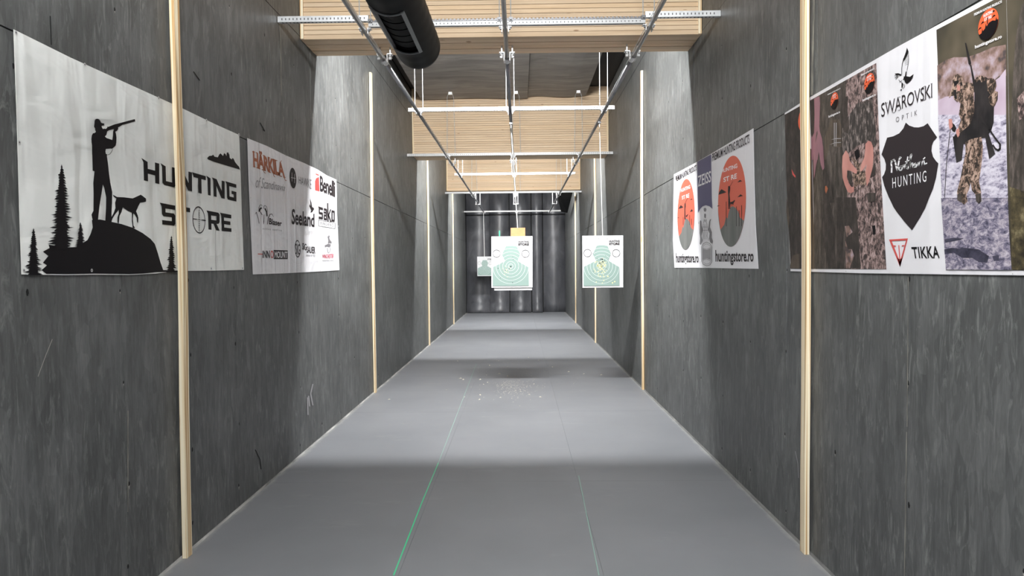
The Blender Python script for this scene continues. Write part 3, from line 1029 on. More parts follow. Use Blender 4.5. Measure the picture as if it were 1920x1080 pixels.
# ---- logo banner, left wall
b2 = thing('wall_banner', tuple(FL(548, 400)), 'white banner of many small logos, left wall, right of the rifleman banner', 'banner', 'banners on the walls')
banner_sheet(b2, FL, [(462.5, 259), (500, 274), (534, 291), (570, 306), (595, 318), (612, 329), (630, 337), (631, 400), (633, 440), (635.5, 506.5), (600, 509), (530, 512.5), (473, 514.5), (469, 430), (465, 340)], MT['vinyl2'])
e3 = lambda p: (p[0] / 8 + 440, p[1] / 8 + 240)
e5 = lambda p: (p[0] / 8 + 440, p[1] / 8 + 310)
e4 = lambda p: (p[0] / 8 + 440, p[1] / 8 + 380)
qd = lambda f, *ps: tuple(f(p) for p in ps)
text_on('lettering_copper', b2, FL, 'HÄRKILA', qd(e3, (255, 300), (715, 480), (742, 745), (265, 578)), MT['brown'], INK[1], .042, .92)
qh = qd(e3, (255, 300), (715, 480), (742, 745), (265, 578))
for u, v in [(.03, 0), (.13, 0), (.19, 0), (.30, 0), (.36, 0), (.52, 0), (.68, 0), (.76, 0), (.87, 0), (.98, 0), (.03, .82), (.13, .82), (.36, .82), (.52, .82), (.68, .82), (.76, .82)]:
    print_poly('serif', b2, FL, ribbon([lerp2(qh, u - .03, v), lerp2(qh, u + .03, v)], 1.5), MT['brown'], INK[1])
print_poly('copper_flourish', b2, FL, sum([ribbon([e3(p) for p in pl], 1.0) for pl in ([(410, 600), (425, 660), (450, 680)], [(560, 640), (572, 715), (590, 735)], [(730, 745), (750, 790), (765, 785)], [(250, 360), (270, 345)], [(675, 505), (690, 490)])], []), MT['brown'], INK[1])
text_on('lettering_script', b2, FL, 'of Scandinavia', qd(e3, (300, 715), (745, 850), (740, 945), (300, 895)), MT['inklg'], INK[1], 0, .95, .35)
disc(-1, 547.8, 334, 19, INK[1], b2, 'round_emblem', MT['ink2'])
print_poly('emblem_bars', b2, FL, ribbon([e3((845, 670)), e3((845, 800))], .6) + ribbon([e3((885, 690)), e3((885, 825))], .6) + ribbon([e3((832, 742)), e3((898, 757))], .7), MT['white'], INK[2])
text_on('lettering_thin', b2, FL, 'HAWKE', qd(e3, (945, 725), (1140, 775), (1138, 920), (950, 830)), MT['inkg'], INK[1], 0, 1.05)
print_poly('red_badge', b2, FL, [[[e3(p) for p in [(1195, 800), (1210, 755), (1252, 735), (1262, 950), (1197, 935)]]], [[e3(p) for p in [(1203, 680), (1250, 700), (1251, 718), (1205, 696)]]]], MT['red'], INK[1])
text_on('lettering_bold', b2, FL, 'Benelli', qd(e3, (1266, 712), (1497, 800), (1497, 1042), (1270, 952)), MT['ink2'], INK[1], .025, .9)
print_poly('horn_emblem', b2, FL, sum([ribbon([e5(p) for p in pl], w) for pl, w in (
    ([(290, 735), (310, 703), (335, 785), (352, 872)], [.4, 1.1, 1.0, .9]), ([(352, 690), (348, 640), (362, 600), (380, 590), (398, 605)], .7), ([(385, 640), (360, 660), (355, 690)], 3.0),
    ([(372, 700), (395, 740)], 1.2), ([(418, 650), (425, 610), (440, 600), (465, 620), (478, 690)], .7), ([(440, 650), (465, 700), (470, 760)], 2.4), ([(412, 740), (420, 880)], .8), ([(435, 740), (420, 880)], .6), ([(475, 885), (490, 790), (515, 735), (545, 730), (568, 775)], [1, 1.3, 1.2, 1, .4]))], []), MT['ink2'], INK[1])
text_on('lettering_serif', b2, FL, 'Blaser', qd(e5, (505, 790), (695, 835), (692, 915), (500, 885)), MT['ink2'], INK[1], .025)
text_on('lettering_small', b2, FL, 'active outfits', qd(e5, (405, 928), (690, 960), (690, 990), (405, 962)), MT['inkg'], INK[1], 0, 1.35)
text_on('lettering_bold', b2, FL, 'Seeland', qd(e5, (845, 648), (1185, 725), (1185, 930), (840, 885)), MT['ink2'], INK[1], .025)
print_poly('bird_emblem', b2, FL, [[[e5(p) for p in [(1118, 498), (1140, 560), (1152, 630), (1165, 628), (1182, 655), (1160, 690), (1150, 705), (1125, 712), (1138, 675), (1108, 615), (1112, 580), (1128, 610)]]]], MT['ink2'], INK[1])
SQ = {'s': GL['S'],
      'a': [[(0, .55), (.65, .55), (.65, .48), (.1, .48), (0, .4), (0, 0), (1, 0), (1, .9), (.9, 1), (.05, 1), (.05, .79), (.65, .79), (.65, .72), (0, .72)], [(.34, .17), (.34, .32), (.65, .32), (.65, .17)]],
      'o': [[(0, 0), (.9, 0), (1, .1), (1, 1), (.1, 1), (0, .9)], [(.34, .2), (.34, .8), (.66, .8), (.66, .2)]]}
for ch, x0, x1 in (('s', 596.3, 604.2), ('a', 605.6, 611.8), ('o', 620.2, 626.4)):
    top_, bot_ = ln(596, 387.5, .26), ln(596, 410.5, .20)
    qq = ((x0, top_(x0)), (x1, top_(x1)), (x1, bot_(x1)), (x0, bot_(x0)))
    print_poly('letter', b2, FL, [[[lerp2(qq, u, v) for (u, v) in lp] for lp in SQ[ch]]], MT['ink2'], INK[1])
print_poly('lettering_tall_k', b2, FL, ribbon([e5((1385, 570)), e5((1390, 840))], 2.3) + ribbon([e5((1392, 765)), e5((1430, 665))], 2.2) + ribbon([e5((1398, 745)), e5((1432, 848))], 2.4), MT['ink2'], INK[1])
print_poly('boxed_rule', b2, FL, ribbon([e5(p) for p in [(1250, 820), (1497, 865), (1495, 950), (1250, 910)]], .6, True), MT['ink2'], INK[1])
text_on('lettering_small', b2, FL, 'FINLAND', qd(e5, (1280, 845), (1475, 878), (1475, 922), (1280, 892)), MT['inkg'], INK[1], 0, 1.3)
print_poly('red_arrow', b2, FL, [[[e4(p) for p in [(332, 764), (405, 766), (405, 780), (335, 776)]]]], MT['red'], INK[1])
text_on('lettering_bold', b2, FL, 'INN', qd(e4, (402, 722), (512, 718), (512, 832), (402, 830)), MT['ink2'], INK[1], .02)
disc(-1, 508.3, 477, 7.2, INK[1], b2, 'red_ring', MT['red'], .66, 24)
print_poly('lettering_panel', b2, FL, [[[e4(p) for p in [(572, 710), (782, 716), (782, 848), (572, 846)]]]], MT['ink2'], INK[1])
text_on('lettering_white', b2, FL, 'MOUNT', qd(e4, (585, 728), (774, 734), (774, 832), (585, 830)), MT['white'], INK[2], .02)
disc(-1, 556.5, 466.5, 16.3, INK[1], b2, 'ring_emblem', MT['ink2'], .88, 32)
text_on('lettering_round', b2, FL, 'SIG', qd(e4, (895, 612), (970, 622), (970, 785), (895, 775)), MT['ink2'], INK[1], .01)
text_on('lettering_bold', b2, FL, 'SIG', qd(e4, (1002, 602), (1065, 618), (1065, 722), (1002, 702)), MT['ink2'], INK[1], .02)
text_on('lettering_bold', b2, FL, 'SAUER', qd(e4, (1068, 655), (1197, 660), (1197, 768), (1068, 752)), MT['ink2'], INK[1], .02)
text_on('lettering_small', b2, FL, 'NEVER SETTLE', qd(e4, (1060, 780), (1197, 783), (1197, 812), (1060, 806)), MT['inkg'], INK[1])
rider = [[(1400, 485), (1415, 500), (1408, 530), (1420, 560), (1445, 590), (1440, 615), (1415, 605), (1390, 610), (1395, 570), (1385, 520), (1372, 512), (1395, 505)],
         [(1340, 640), (1365, 630), (1395, 615), (1430, 625), (1425, 660), (1400, 670), (1375, 660), (1345, 670)]]
print_poly('rider_emblem', b2, FL, [[[e4(p) for p in lp]] for lp in rider] + ribbon([e4(p) for p in [(1380, 680), (1385, 730), (1395, 755)]], .7) + ribbon([e4(p) for p in [(1415, 670), (1428, 700), (1410, 745), (1395, 755)]], .7), MT['inkg'], INK[1])
text_on('lettering_red', b2, FL, 'WINCHESTER', qd(e4, (1303, 778), (1475, 768), (1472, 832), (1305, 836)), MT['pinkred'], INK[1], .015)
text_on('lettering_small', b2, FL, 'REPEATING ARMS', qd(e4, (1305, 862), (1472, 860), (1472, 878), (1305, 880)), MT['inkg'], INK[1])
grommets(b2, -1, [(463.5, 261), (534, 292), (594, 320), (629, 339), (468, 371), (633, 424), (530, 511), (599, 508)], 1.5)

# ---- orange disc banner, right wall
b3 = thing('wall_banner', tuple(FR(1345, 400)), 'white banner with two orange discs and a navy pennant, right wall', 'banner', 'banners on the walls')
banner_sheet(b3, FR, [(1264.5, 327), (1300, 308), (1335, 288), (1380, 261), (1414, 240.5), (1415.5, 330), (1418, 420), (1423.5, 504), (1360, 503), (1300, 502), (1265.5, 502), (1262.5, 450), (1263.5, 390)], MT['vinyl3'])
K = 8.709
a5 = lambda p: (p[0] / K + 1240, p[1] / K + 230)
a3 = lambda p: (p[0] / K + 1240, p[1] / K + 300)
a6 = lambda p: (p[0] / K + 1240, p[1] / K + 390)
text_on('lettering_slogan', b3, FR, 'PREMIUM HUNTING PRODUCTS', qd(a5, (243, 875), (590, 682), (590, 778), (243, 972)), MT['ink2'], INK[1], .02)
text_on('lettering_slogan', b3, FR, 'PREMIUM HUNTING PRODUCTS', qd(a5, (845, 505), (1455, 182), (1455, 335), (845, 635)), MT['ink2'], INK[1], .02)
pen = [a5(p) for p in [(598, 640), (828, 515)]] + [a3(p) for p in [(838, 600), (848, 798), (800, 755), (740, 738), (690, 755), (650, 795), (612, 860), (604, 500)]]
print_poly('pennant_print', b3, FR, [[pen]], MT['navy'], INK[1])
text_on('lettering_pennant', b3, FR, 'ZEISS', qd(a5, (610, 872), (826, 782), (826, 968), (612, 1050)), MT['white'], INK[2], .012)

def orange_disc(parent, cx, cy, r, mat, f, hill, texts, clouds, extras):
    d = disc(1, cx, cy, r, INK[1], parent, 'disc_print', mat, 0, 56)
    c = wpt(1, cx, cy); R_ = wpt(1, cx, cy - r).z - c.z
    # hill: lower part of the disc under a rounded crown, in metres round the disc centre (u to the left along the wall = +y)
    pts = []
    n = 24
    for k in range(n + 1):
        t = -PI * .97 + (PI * .94) * k / n
        pts.append((R_ * math.cos(t), R_ * math.sin(t)))
    crown = [(.88, -.20), (.62, -.12), (.50, .02), (.30, .12), (.12, .17), (-.02, .16), (-.14, .08), (-.26, -.08), (-.36, -.02), (-.5, -.2), (-.8, -.3)]
    top = [(-u * R_ * -1 * 1.0, v * R_ - .28 * R_) for u, v in crown]
    loop = pts + top
    X = XR - INK[2]
    m = MB()
    fl = [Vector((p[0], p[1], 0)) for p in loop]
    tr = tessellate_polygon([fl])
    m.add([(X, c.y - u, c.z + v) for u, v in loop], [tuple(t) for t in tr])
    m.build('hill_print', hill, d)
    for tb, q in texts:
        text_on('lettering_disc', d, FR, tb, q, MT['white'], INK[2], .02)
    print_poly('cloud_print', d, FR, [[lp] for lp in clouds], MT['ink2'], INK[2], True)
    print_poly('figure_print', d, FR, extras, MT['ink2'], INK[3])
    return d


orange_disc(b3, 1286.8, 402.6, 66.5, MT['orange'], a3, MT['hill'],
            [('HUNTING', qd(a3, (330, 470), (485, 405), (487, 465), (330, 530))), ('ST RE', qd(a3, (348, 590), (470, 540), (470, 610), (350, 648)))],
            [[a3(p) for p in lp] for lp in ([(288, 800), (330, 735), (372, 770), (350, 785)], [(480, 655), (505, 630), (525, 645)], [(480, 850), (510, 800), (530, 835)], [(270, 950), (285, 938), (315, 944)])],
            [[[a3(p) for p in [(390, 970), (392, 720), (400, 700), (410, 705), (412, 760), (405, 800), (412, 970)]]], [[a3(p) for p in [(415, 910), (440, 890), (455, 878), (440, 910), (425, 940), (420, 930)]]]]
            + ribbon([a3((402, 705)), a3((442, 625))], .5) + sum([ribbon([a3((x, y)), a3((x, 1060))], .7) for x, y in ((370, 930), (475, 900), (505, 960))], []))
orange_disc(b3, 1372.6, 378, 85, MT['orange'], a3, MT['hill'],
            [('HUNTING', qd(a3, (995, 160), (1256, 55), (1258, 128), (995, 215))), ('ST RE', qd(a3, (1030, 288), (1250, 215), (1250, 300), (1032, 365)))],
            [[a3(p) for p in lp] for lp in ([(948, 568), (965, 515), (1000, 475), (1030, 495), (1080, 525), (1020, 545)], [(1258, 368), (1300, 325), (1338, 345)], [(1258, 610), (1310, 560), (1350, 585)], [(925, 760), (940, 740), (975, 745)])],
            [[[a3(p) for p in [(1110, 800), (1112, 600), (1105, 500), (1110, 430), (1130, 420), (1145, 450), (1140, 500), (1130, 560), (1140, 640), (1145, 800), (1130, 800), (1126, 700), (1120, 800)]]],
             [[a3(p) for p in [(1140, 690), (1160, 685), (1195, 670), (1215, 650), (1222, 665), (1200, 700), (1190, 740), (1180, 715), (1160, 715), (1155, 740)]]]]
            + ribbon([a3((1140, 430)), a3((1185, 350))], .5) + sum([ribbon([a3((x, y)), a3((x, 1080))], 1.0) for x, y in ((1078, 680), (1245, 760), (1330, 740), (1290, 820))], []))
c7 = lambda p: (p[0] / 8.31 + 1260, p[1] / 8.31 + 380)
crest = [[(505, 95), (520, 80), (540, 82), (550, 100), (545, 130), (530, 145), (510, 130)], [(515, 175), (535, 168), (545, 190), (540, 235), (528, 245), (515, 220)],
         [(445, 290), (458, 270), (470, 290), (475, 350), (492, 420), (470, 520), (490, 600), (460, 660), (443, 640), (450, 560), (440, 470)],
         [(590, 300), (605, 262), (625, 255), (612, 290), (605, 380), (635, 460), (630, 540), (652, 600), (645, 640), (610, 620), (590, 560), (600, 480), (575, 420)]]
print_poly('crest_print', b3, FR, [[[c7(p) for p in lp]] for lp in crest] + sum([ribbon([c7(p) for p in pl], .7) for pl in ([(505, 320), (515, 260), (530, 300), (545, 260), (555, 330)], [(500, 330), (490, 430), (505, 520), (490, 590)], [(560, 330), (575, 430), (560, 520), (585, 590)], [(520, 340), (520, 570)], [(545, 340), (545, 570)], [(490, 430), (575, 430)], [(498, 380), (565, 380)], [(430, 330), (428, 300)])], []), MT['inkg'], INK[1])
badge = [(500, 640), (550, 615), (605, 640), (632, 690), (635, 920), (605, 970), (555, 985), (500, 960), (475, 910), (473, 690)]
print_poly('badge_print', b3, FR, ribbon([c7(p) for p in badge], .9, True) + ribbon([c7((p[0] * .82 + 100, p[1] * .86 + 112)) for p in badge], .5, True) + ribbon([c7(p) for p in [(490, 705), (550, 725), (610, 700)]], .6) + ribbon([c7(p) for p in [(490, 900), (550, 875), (610, 905)]], .6), MT['inkg'], INK[1])
print_poly('badge_panel', b3, FR, [[[c7(p) for p in [(490, 715), (550, 735), (612, 710), (612, 890), (550, 865), (490, 890)]]]], MT['inklg'], INK[0])
text_on('lettering_site', b3, FR, 'huntingstore.ro', qd(a6, (250, 735), (620, 738), (620, 940), (250, 940)), MT['ink2'], INK[1], .02)
text_on('lettering_site', b3, FR, 'huntingstore.ro', qd(a6, (895, 685), (1525, 688), (1520, 935), (900, 935)), MT['ink2'], INK[1], .025)

# ---- long photo banner, right wall
b4 = thing('wall_banner', tuple(FR(1700, 350)), 'long banner of hunting photographs and logos at far right, behind the near batten', 'banner', 'banners on the walls')
banner_sheet(b4, FR, [(1473, 212), (1509, 189), (1680, 90.5), (1845, 1), (2070, -126), (2070, 517.5), (1920, 516.3), (1777, 514.5), (1620, 512.3), (1484, 508.5), (1481, 440), (1476, 330)], MT['vinyl3'])
A8 = lambda p: (p[0] / 8 + 1460, p[1] / 8 + 130)
B7 = lambda p: (p[0] / 7.2 + 1460, p[1] / 7.2 + 230)
C7 = lambda p: (p[0] / 7.2 + 1460, p[1] / 7.2 + 370)
H9 = lambda p: (p[0] / 9 + 1500, p[1] / 9 + 180)
D6 = lambda p: (p[0] / 6.353 + 1620, p[1] / 6.353 + 60)
E6 = lambda p: (p[0] / 6.353 + 1620, p[1] / 6.353 + 220)
F6 = lambda p: (p[0] / 6.353 + 1620, p[1] / 6.353 + 370)
G8 = lambda p: (p[0] / 8 + 1680, p[1] / 8)
J5 = lambda p: (p[0] / 6.754 + 1640, p[1] / 6.75 + 80)


def pp(name, f, loops, mat, off, parent=b4):
    return print_poly(name, parent, FR, [[[f(p) for p in lp]] for lp in loops], mat, off, True)


idn = lambda p: p
p1 = pp('photo_hunter_dog', idn, [[(1473.5, 215), (1509, 195), (1509, 504), (1485, 503.8), (1481, 430), (1476, 320)]], MT['ph_dark'], INK[0])
pp('figure_print', B7, [[(190, 560), (210, 530), (240, 545), (240, 600), (245, 740), (200, 690), (185, 630)]], MT['ph_jacket'], INK[1], p1)
pp('red_collar_print', B7, [[(192, 625), (225, 690), (245, 715), (245, 745), (205, 700)]], MT['red'], INK[2], p1)
pp('grass_print', C7, [[(170, 960), (180, 850), (215, 780), (300, 760), (300, 960)], [(125, 0), (150, 150), (160, 300), (150, 420), (120, 200)]], MT['ph_brown'], INK[1], p1)
p2 = pp('photo_poster', idn, [[(1507, 196), (1520.5, 189.5), (1531, 504), (1518, 504), (1509, 350)]], MT['white'], INK[0])
disc(1, 1507.8, 224, 21.5, INK[1], p2, 'disc_print', MT['orange2'], 0, 28)
pp('hill_print', H9, [[(76, 440), (110, 405), (148, 370), (140, 440), (115, 495), (76, 515)]], MT['ink'], INK[2], p2)
text_on('lettering_small', p2, FR, 'huntingstore.ro', qd(H9, (84, 545), (178, 505), (178, 545), (84, 590)), MT['ink2'], INK[1], .02)
text_on('lettering_small', p2, FR, 'PREMIUM', qd(H9, (84, 185), (168, 145), (168, 165), (84, 205)), MT['ink2'], INK[1], .02)
pp('spruce_print', H9, [spruce(122, 600, 850, 30, 9, 5), spruce(165, 760, 950, 40, 8, 6)], MT['skin2'], INK[1], p2)
pp('meadow_print', idn, [[(1511, 272), (1524, 280), (1531, 504), (1519, 504)]], MT['ph_brown'], INK[1], p2)
# man with a rifle barrel
p3 = pp('photo_rifle_hand', idn, [[(1520.5, 188.5), (1560, 166.5), (1590.5, 149), (1600, 504.5), (1531, 504.2), (1526, 330)]], MT['ph_jacket'], INK[0])
pp('trunk_print', H9, [[(190, 80), (350, 0), (362, 120), (350, 500), (300, 620), (270, 900), (240, 1080), (215, 1080), (205, 600)]], MT['skin2'], INK[1], p3)
pp('dark_trunk_print', H9, [[(190, 84), (262, 48), (270, 300), (262, 620), (225, 700), (208, 640)]], MT['ph_dark'], INK[2], p3)
pp('arm_print', H9, [[(318, 500), (350, 480), (362, 600), (400, 720), (418, 900), (424, 1075), (378, 1075), (352, 860), (326, 1075), (252, 1075), (278, 830), (322, 640)]], MT['skin2'], INK[3], p3)
pp('hand_print', B7, [[(492, 500), (520, 330), (560, 180), (600, 220), (625, 330), (632, 470), (640, 620), (615, 640), (590, 560), (570, 420), (555, 350), (556, 460), (530, 560), (512, 700), (498, 760), (494, 620)]], MT['skin2'], INK[4], p3)
pp('rifle_barrel_print', B7, [[(640, 600), (690, 700), (780, 1080), (620, 1080), (615, 700)]], MT['ph_dark'], INK[4], p3)
pp('brass_print', B7, [[(652, 860), (668, 850), (690, 890), (665, 960), (650, 915)]], MT['brown'], INK[5], p3)
pp('jacket_print', H9, [[(545, 400), (680, 390), (720, 480), (725, 860), (620, 870), (520, 820), (470, 1075), (430, 1075), (440, 700)]], MT['ph_brown'], INK[1], p3)
pp('strap_print', H9, [[(545, 740), (625, 712), (718, 712), (718, 722), (620, 726)], [(525, 822), (615, 782), (718, 778), (716, 788), (618, 795)], [(600, 450), (612, 450), (612, 850), (600, 850)], [(632, 450), (644, 450), (640, 850), (628, 850)]], MT['inklg'], INK[2], p3)
pp('lower_coat_print', C7, [[(490, 0), (880, 0), (910, 960), (505, 960), (495, 500)]], MT['ph_jacket'], INK[1], p3)
pp('coat_fold_print', C7, [[(600, 100), (700, 20), (770, 300), (790, 958), (700, 958), (600, 500)], [(800, 0), (880, 0), (905, 958), (810, 958)]], MT['ph_dark'], INK[2], p3)
pp('grass_print', C7, [[(430, 650), (490, 640), (508, 955), (432, 955)], [(425, 380), (470, 380), (480, 600), (435, 620)]], MT['ph_brown'], INK[3], p3)
# camo jacket with two bare hands
p4 = pp('photo_camo_hands', idn, [[(1588.5, 150.5), (1620, 132.5), (1646, 118), (1652, 280), (1665, 504.8), (1598, 504.4), (1590, 330)]], MT['camo2'], INK[0])
pp('camo_sleeve_print', H9, [[(735, 560), (850, 330), (1000, 120), (1250, 60), (1290, 420), (1310, 640), (1300, 860), (1180, 760), (1000, 840), (850, 960), (745, 1000)]], MT['camo3'], INK[1], p4)
pp('dark_trunk_print', H9, [[(760, 20), (835, 0), (830, 330), (860, 480), (840, 640), (760, 600), (725, 300)]], MT['ph_dark'], INK[2], p4)
pp('left_hand_print', B7, [[(885, 450), (930, 372), (965, 420), (985, 520), (1040, 590), (1085, 640), (1075, 690), (1050, 685), (1000, 650), (950, 640), (945, 740), (975, 830), (1010, 870), (1040, 860), (1040, 930), (1000, 952), (955, 935), (915, 840), (885, 740), (878, 600)]], MT['skin'], INK[3], p4)
pp('right_hand_print', B7, [[(1195, 290), (1235, 240), (1275, 260), (1300, 330), (1306, 450), (1290, 620), (1270, 700), (1245, 790), (1215, 860), (1205, 780), (1195, 660), (1215, 560), (1150, 650), (1125, 660), (1135, 570), (1180, 470), (1192, 380)]], MT['skin'], INK[3], p4)
pp('glove_print', B7, [[(1000, 470), (1050, 500), (1085, 530), (1125, 560), (1130, 660), (1190, 660), (1205, 800), (1190, 850), (1100, 830), (1040, 900), (1035, 820), (1015, 690), (1050, 690), (1085, 640)]], MT['camo'], INK[2], p4)
pp('patch_print', B7, [[(1045, 390), (1100, 350), (1125, 460), (1070, 505)]], MT['ink'], INK[4], p4)
pp('pocket_print', C7, [[(900, 0), (1060, 0), (1085, 300), (1100, 500), (1130, 960), (925, 960), (915, 500)]], MT['ph_dark'], INK[1], p4)
pp('pocket_fold_print', C7, [[(920, 580), (960, 700), (1010, 700), (1040, 790), (980, 960), (930, 960)], [(915, 390), (970, 380), (1020, 470), (940, 540)]], MT['ph_pink'], INK[2], p4)
pp('tab_print', C7, [[(1285, 380), (1330, 378), (1335, 500), (1298, 505)]], MT['ink'], INK[3], p4)
pp('gap_print', B7, [[(950, 650), (1000, 655), (1015, 700), (1020, 790), (985, 830), (955, 760)], [(1265, 720), (1310, 560), (1335, 540), (1335, 700), (1260, 745)], [(1215, 950), (1340, 945), (1335, 1060), (1230, 1075)]], MT['ph_dark'], INK[4], p4)


def little_logo(parent, cx, cy, r, qtop, qbot):
    d = disc(1, cx, cy, r, INK[5], parent, 'disc_print', MT['orange2'], 0, 30)
    c = wpt(1, cx, cy); R_ = wpt(1, cx, cy - r).z - c.z
    X = XR - INK[6]
    loop = [(R_ * math.cos(t), R_ * math.sin(t)) for t in [-PI * .90 + PI * .86 * k / 14 for k in range(15)]]
    loop += [(.98 * R_, .02 * R_), (.86 * R_, -.02 * R_), (.80 * R_, .2 * R_), (.72 * R_, -.02 * R_), (.45 * R_, .08 * R_), (.1 * R_, .06 * R_), (-.02 * R_, -.02 * R_), (-.12 * R_, -.12 * R_), (-.2 * R_, .12 * R_), (-.3 * R_, -.2 * R_), (-.5 * R_, -.3 * R_), (-.56 * R_, -.08 * R_), (-.64 * R_, -.4 * R_), (-.85 * R_, -.42 * R_)]
    tr = tessellate_polygon([[Vector((a, b, 0)) for a, b in loop]])
    m = MB().add([(X, c.y - u, c.z + v) for u, v in loop], [tuple(t) for t in tr])
    m.add([(X, c.y - u * R_, c.z + v * R_) for u, v in [(-.10, .02), (.0, .02), (-.01, .3), (.02, .44), (-.06, .46), (-.1, .3)]], [(0, 1, 2, 3, 4, 5)])
    for u, v in ((-.55, .25), (.55, .30), (.5, .62), (-.8, -.05)):
        m.add([(X, c.y - (u - .22) * R_, c.z + (v - .04) * R_), (X, c.y - (u + .2) * R_, c.z + (v + .01) * R_), (X, c.y - (u + .02) * R_, c.z + (v + .12) * R_)], [(0, 1, 2)])
    m.build('hill_print', MT['ink'], d)
    text_on('lettering_small', d, FR, 'PREMIUM HUNTING PRODUCTS', qtop, MT['white'], INK[5], .03)
    text_on('lettering_site', d, FR, 'huntingstore.ro', qbot, MT['white'], INK[5], .03)
    # store name inside the disc
    yy = [(-.46, .74), (.46, .74), (.50, .54), (-.50, .54)]
    def onp(u, v, off): return Vector((XR - off, c.y - u, c.z + v))
    for body, q in (('HUNTING', [(-.45, .80), (.45, .80), (.45, .58), (-.45, .58)]), ('ST RE', [(-.36, .50), (.36, .50), (.36, .30), (-.36, .30)])):
        text_on('lettering_disc', d, lambda a, b, off: onp(a, b, off), body, tuple((u * R_, v * R_) for u, v in q), MT['white'], INK[6], .03)


little_logo(p3, 1568, 189, 15.5, qd(A8, (762, 372), (955, 275), (955, 295), (762, 390)), qd(A8, (775, 690), (950, 618), (950, 662), (775, 740)))
little_logo(p4, 1634, 156.5, 19, qd(A8, (1265, 78), (1470, -25), (1470, 0), (1265, 105)), qd(A8, (1288, 445), (1490, 355), (1490, 405), (1288, 495)))
# white panel of logos: hawk, words, shield, triangle
print_poly('hawk_emblem', b4, FR, [[[J5(p) for p in lp]] for lp in [
    [(388, 430), (405, 425), (415, 370), (428, 360), (425, 425), (470, 432), (518, 396), (500, 450), (470, 490), (430, 522), (405, 500), (395, 460)],
    [(275, 392), (320, 385), (362, 400), (355, 420), (325, 410), (290, 405)], [(362, 495), (385, 520), (375, 565), (362, 572)], [(340, 603), (365, 585), (368, 604)],
    [(388, 200), (418, 120), (432, 62), (450, 105), (440, 150), (410, 200), (385, 240)]]]
    + sum([ribbon([J5(p) for p in pl], w) for pl, w in (([(388, 200), (372, 270), (364, 330), (366, 398)], .9), ([(450, 110), (455, 200), (448, 270), (432, 350)], .7), ([(275, 420), (310, 405)], .8), ([(278, 445), (315, 415)], .8), ([(290, 465), (320, 425)], .8), ([(330, 470), (345, 500), (362, 480)], 1.0), ([(395, 525), (400, 560), (378, 580)], .8), ([(385, 470), (400, 440)], 1.4))], [])
    + sum([ribbon([J5((398 + k * 1.5, 190 + k * 16)), J5((450, 165 + k * 17))], .45) for k in range(7)], []), MT['ink'], INK[1])
text_on('lettering_optics', b4, FR, 'SWAROVSKI', qd(J5, (103, 770), (752, 516), (752, 688), (106, 945)), MT['ink2'], INK[1], 0, .98)
print_poly('lettering_serifs', b4, FR, sum([ribbon([J5(a), J5(b)], .8) for a, b in (((735, 522), (755, 514)), ((732, 695), (755, 686)), ((640, 560), (668, 548)), ((640, 730), (668, 718)), ((325, 690), (350, 684)), ((320, 858), (345, 850)), ((255, 890), (275, 882)), ((155, 772), (185, 760)))], []), MT['ink2'], INK[1])
text_on('lettering_optics', b4, FR, 'OPTIK', qd(J5, (290, 945), (562, 850), (562, 915), (290, 1008)), MT['inkg'], INK[1], 0, 1.9)
sh = [(518, 62), (560, 98), (620, 118), (670, 120), (730, 105), (780, 70), (840, 160), (893, 238), (850, 280), (830, 340), (826, 400), (845, 470), (880, 520), (908, 548), (880, 720), (840, 860), (800, 950), (750, 1080), (690, 1190), (592, 1345), (500, 1240), (420, 1140), (375, 1075), (310, 940), (262, 820), (234, 712), (258, 680), (278, 620), (280, 560), (265, 500), (228, 440), (262, 340), (295, 242), (370, 225), (440, 190), (490, 130)]
shd = pp('shield_emblem', E6, [sh], MT['ink2'], INK[1])
nor = [([(350, 655), (352, 590), (345, 545), (358, 515), (380, 505), (395, 530), (402, 575), (418, 630), (428, 580), (440, 510), (452, 475), (462, 482)], 3.0),
       ([(345, 520), (362, 512)], 2.4),
       ([(450, 590), (440, 612), (448, 632), (468, 628), (478, 600), (468, 580), (450, 590), (480, 580), (496, 566)], 2.3),
       ([(494, 566), (500, 610), (512, 562), (530, 556)], 2.3), ([(530, 556), (528, 604), (545, 612), (556, 590)], 2.3), ([(545, 470), (532, 540), (530, 600)], 2.4), ([(515, 530), (560, 512)], 2.0),
       ([(565, 600), (570, 520), (590, 450), (588, 438), (574, 460), (568, 600), (585, 550), (602, 545), (606, 595)], 2.4),
       ([(606, 595), (640, 560), (636, 545), (618, 560), (620, 592), (645, 590), (664, 545)], 2.2), ([(664, 540), (670, 580), (684, 535), (700, 530), (704, 570)], 2.2),
       ([(700, 530), (704, 575), (720, 525), (738, 518), (744, 560), (772, 545)], 2.3), ([(730, 498), (750, 478)], 2.0)]
print_poly('lettering_script', shd, FR, sum([ribbon([E6(p) for p in pl], w) for pl, w in nor], []), MT['white'], INK[2])
text_on('lettering_tall', shd, FR, 'HUNTING', qd(E6, (358, 722), (766, 632), (766, 765), (360, 845)), MT['white'], INK[2], 0, 1.35)
tri = [F6(p) for p in [(318, 502), (543, 488), (450, 828)]]
trh = [F6(p) for p in [(350, 520), (522, 512), (448, 765)]]
tg = print_poly('triangle_emblem', b4, FR, [[tri, trh]] + [[[F6(p) for p in lp]] for lp in ([(372, 570), (398, 574), (398, 586), (376, 588)], [(470, 572), (502, 566), (498, 582), (472, 584)], [(430, 570), (440, 570), (454, 740), (442, 750)], [(418, 720), (448, 740), (480, 715), (450, 828)])], MT['red'], INK[1])
text_on('lettering_maker', b4, FR, 'TIKKA', qd(F6, (583, 592), (908, 578), (924, 722), (604, 726)), MT['ink'], INK[1], .018, 1.05)
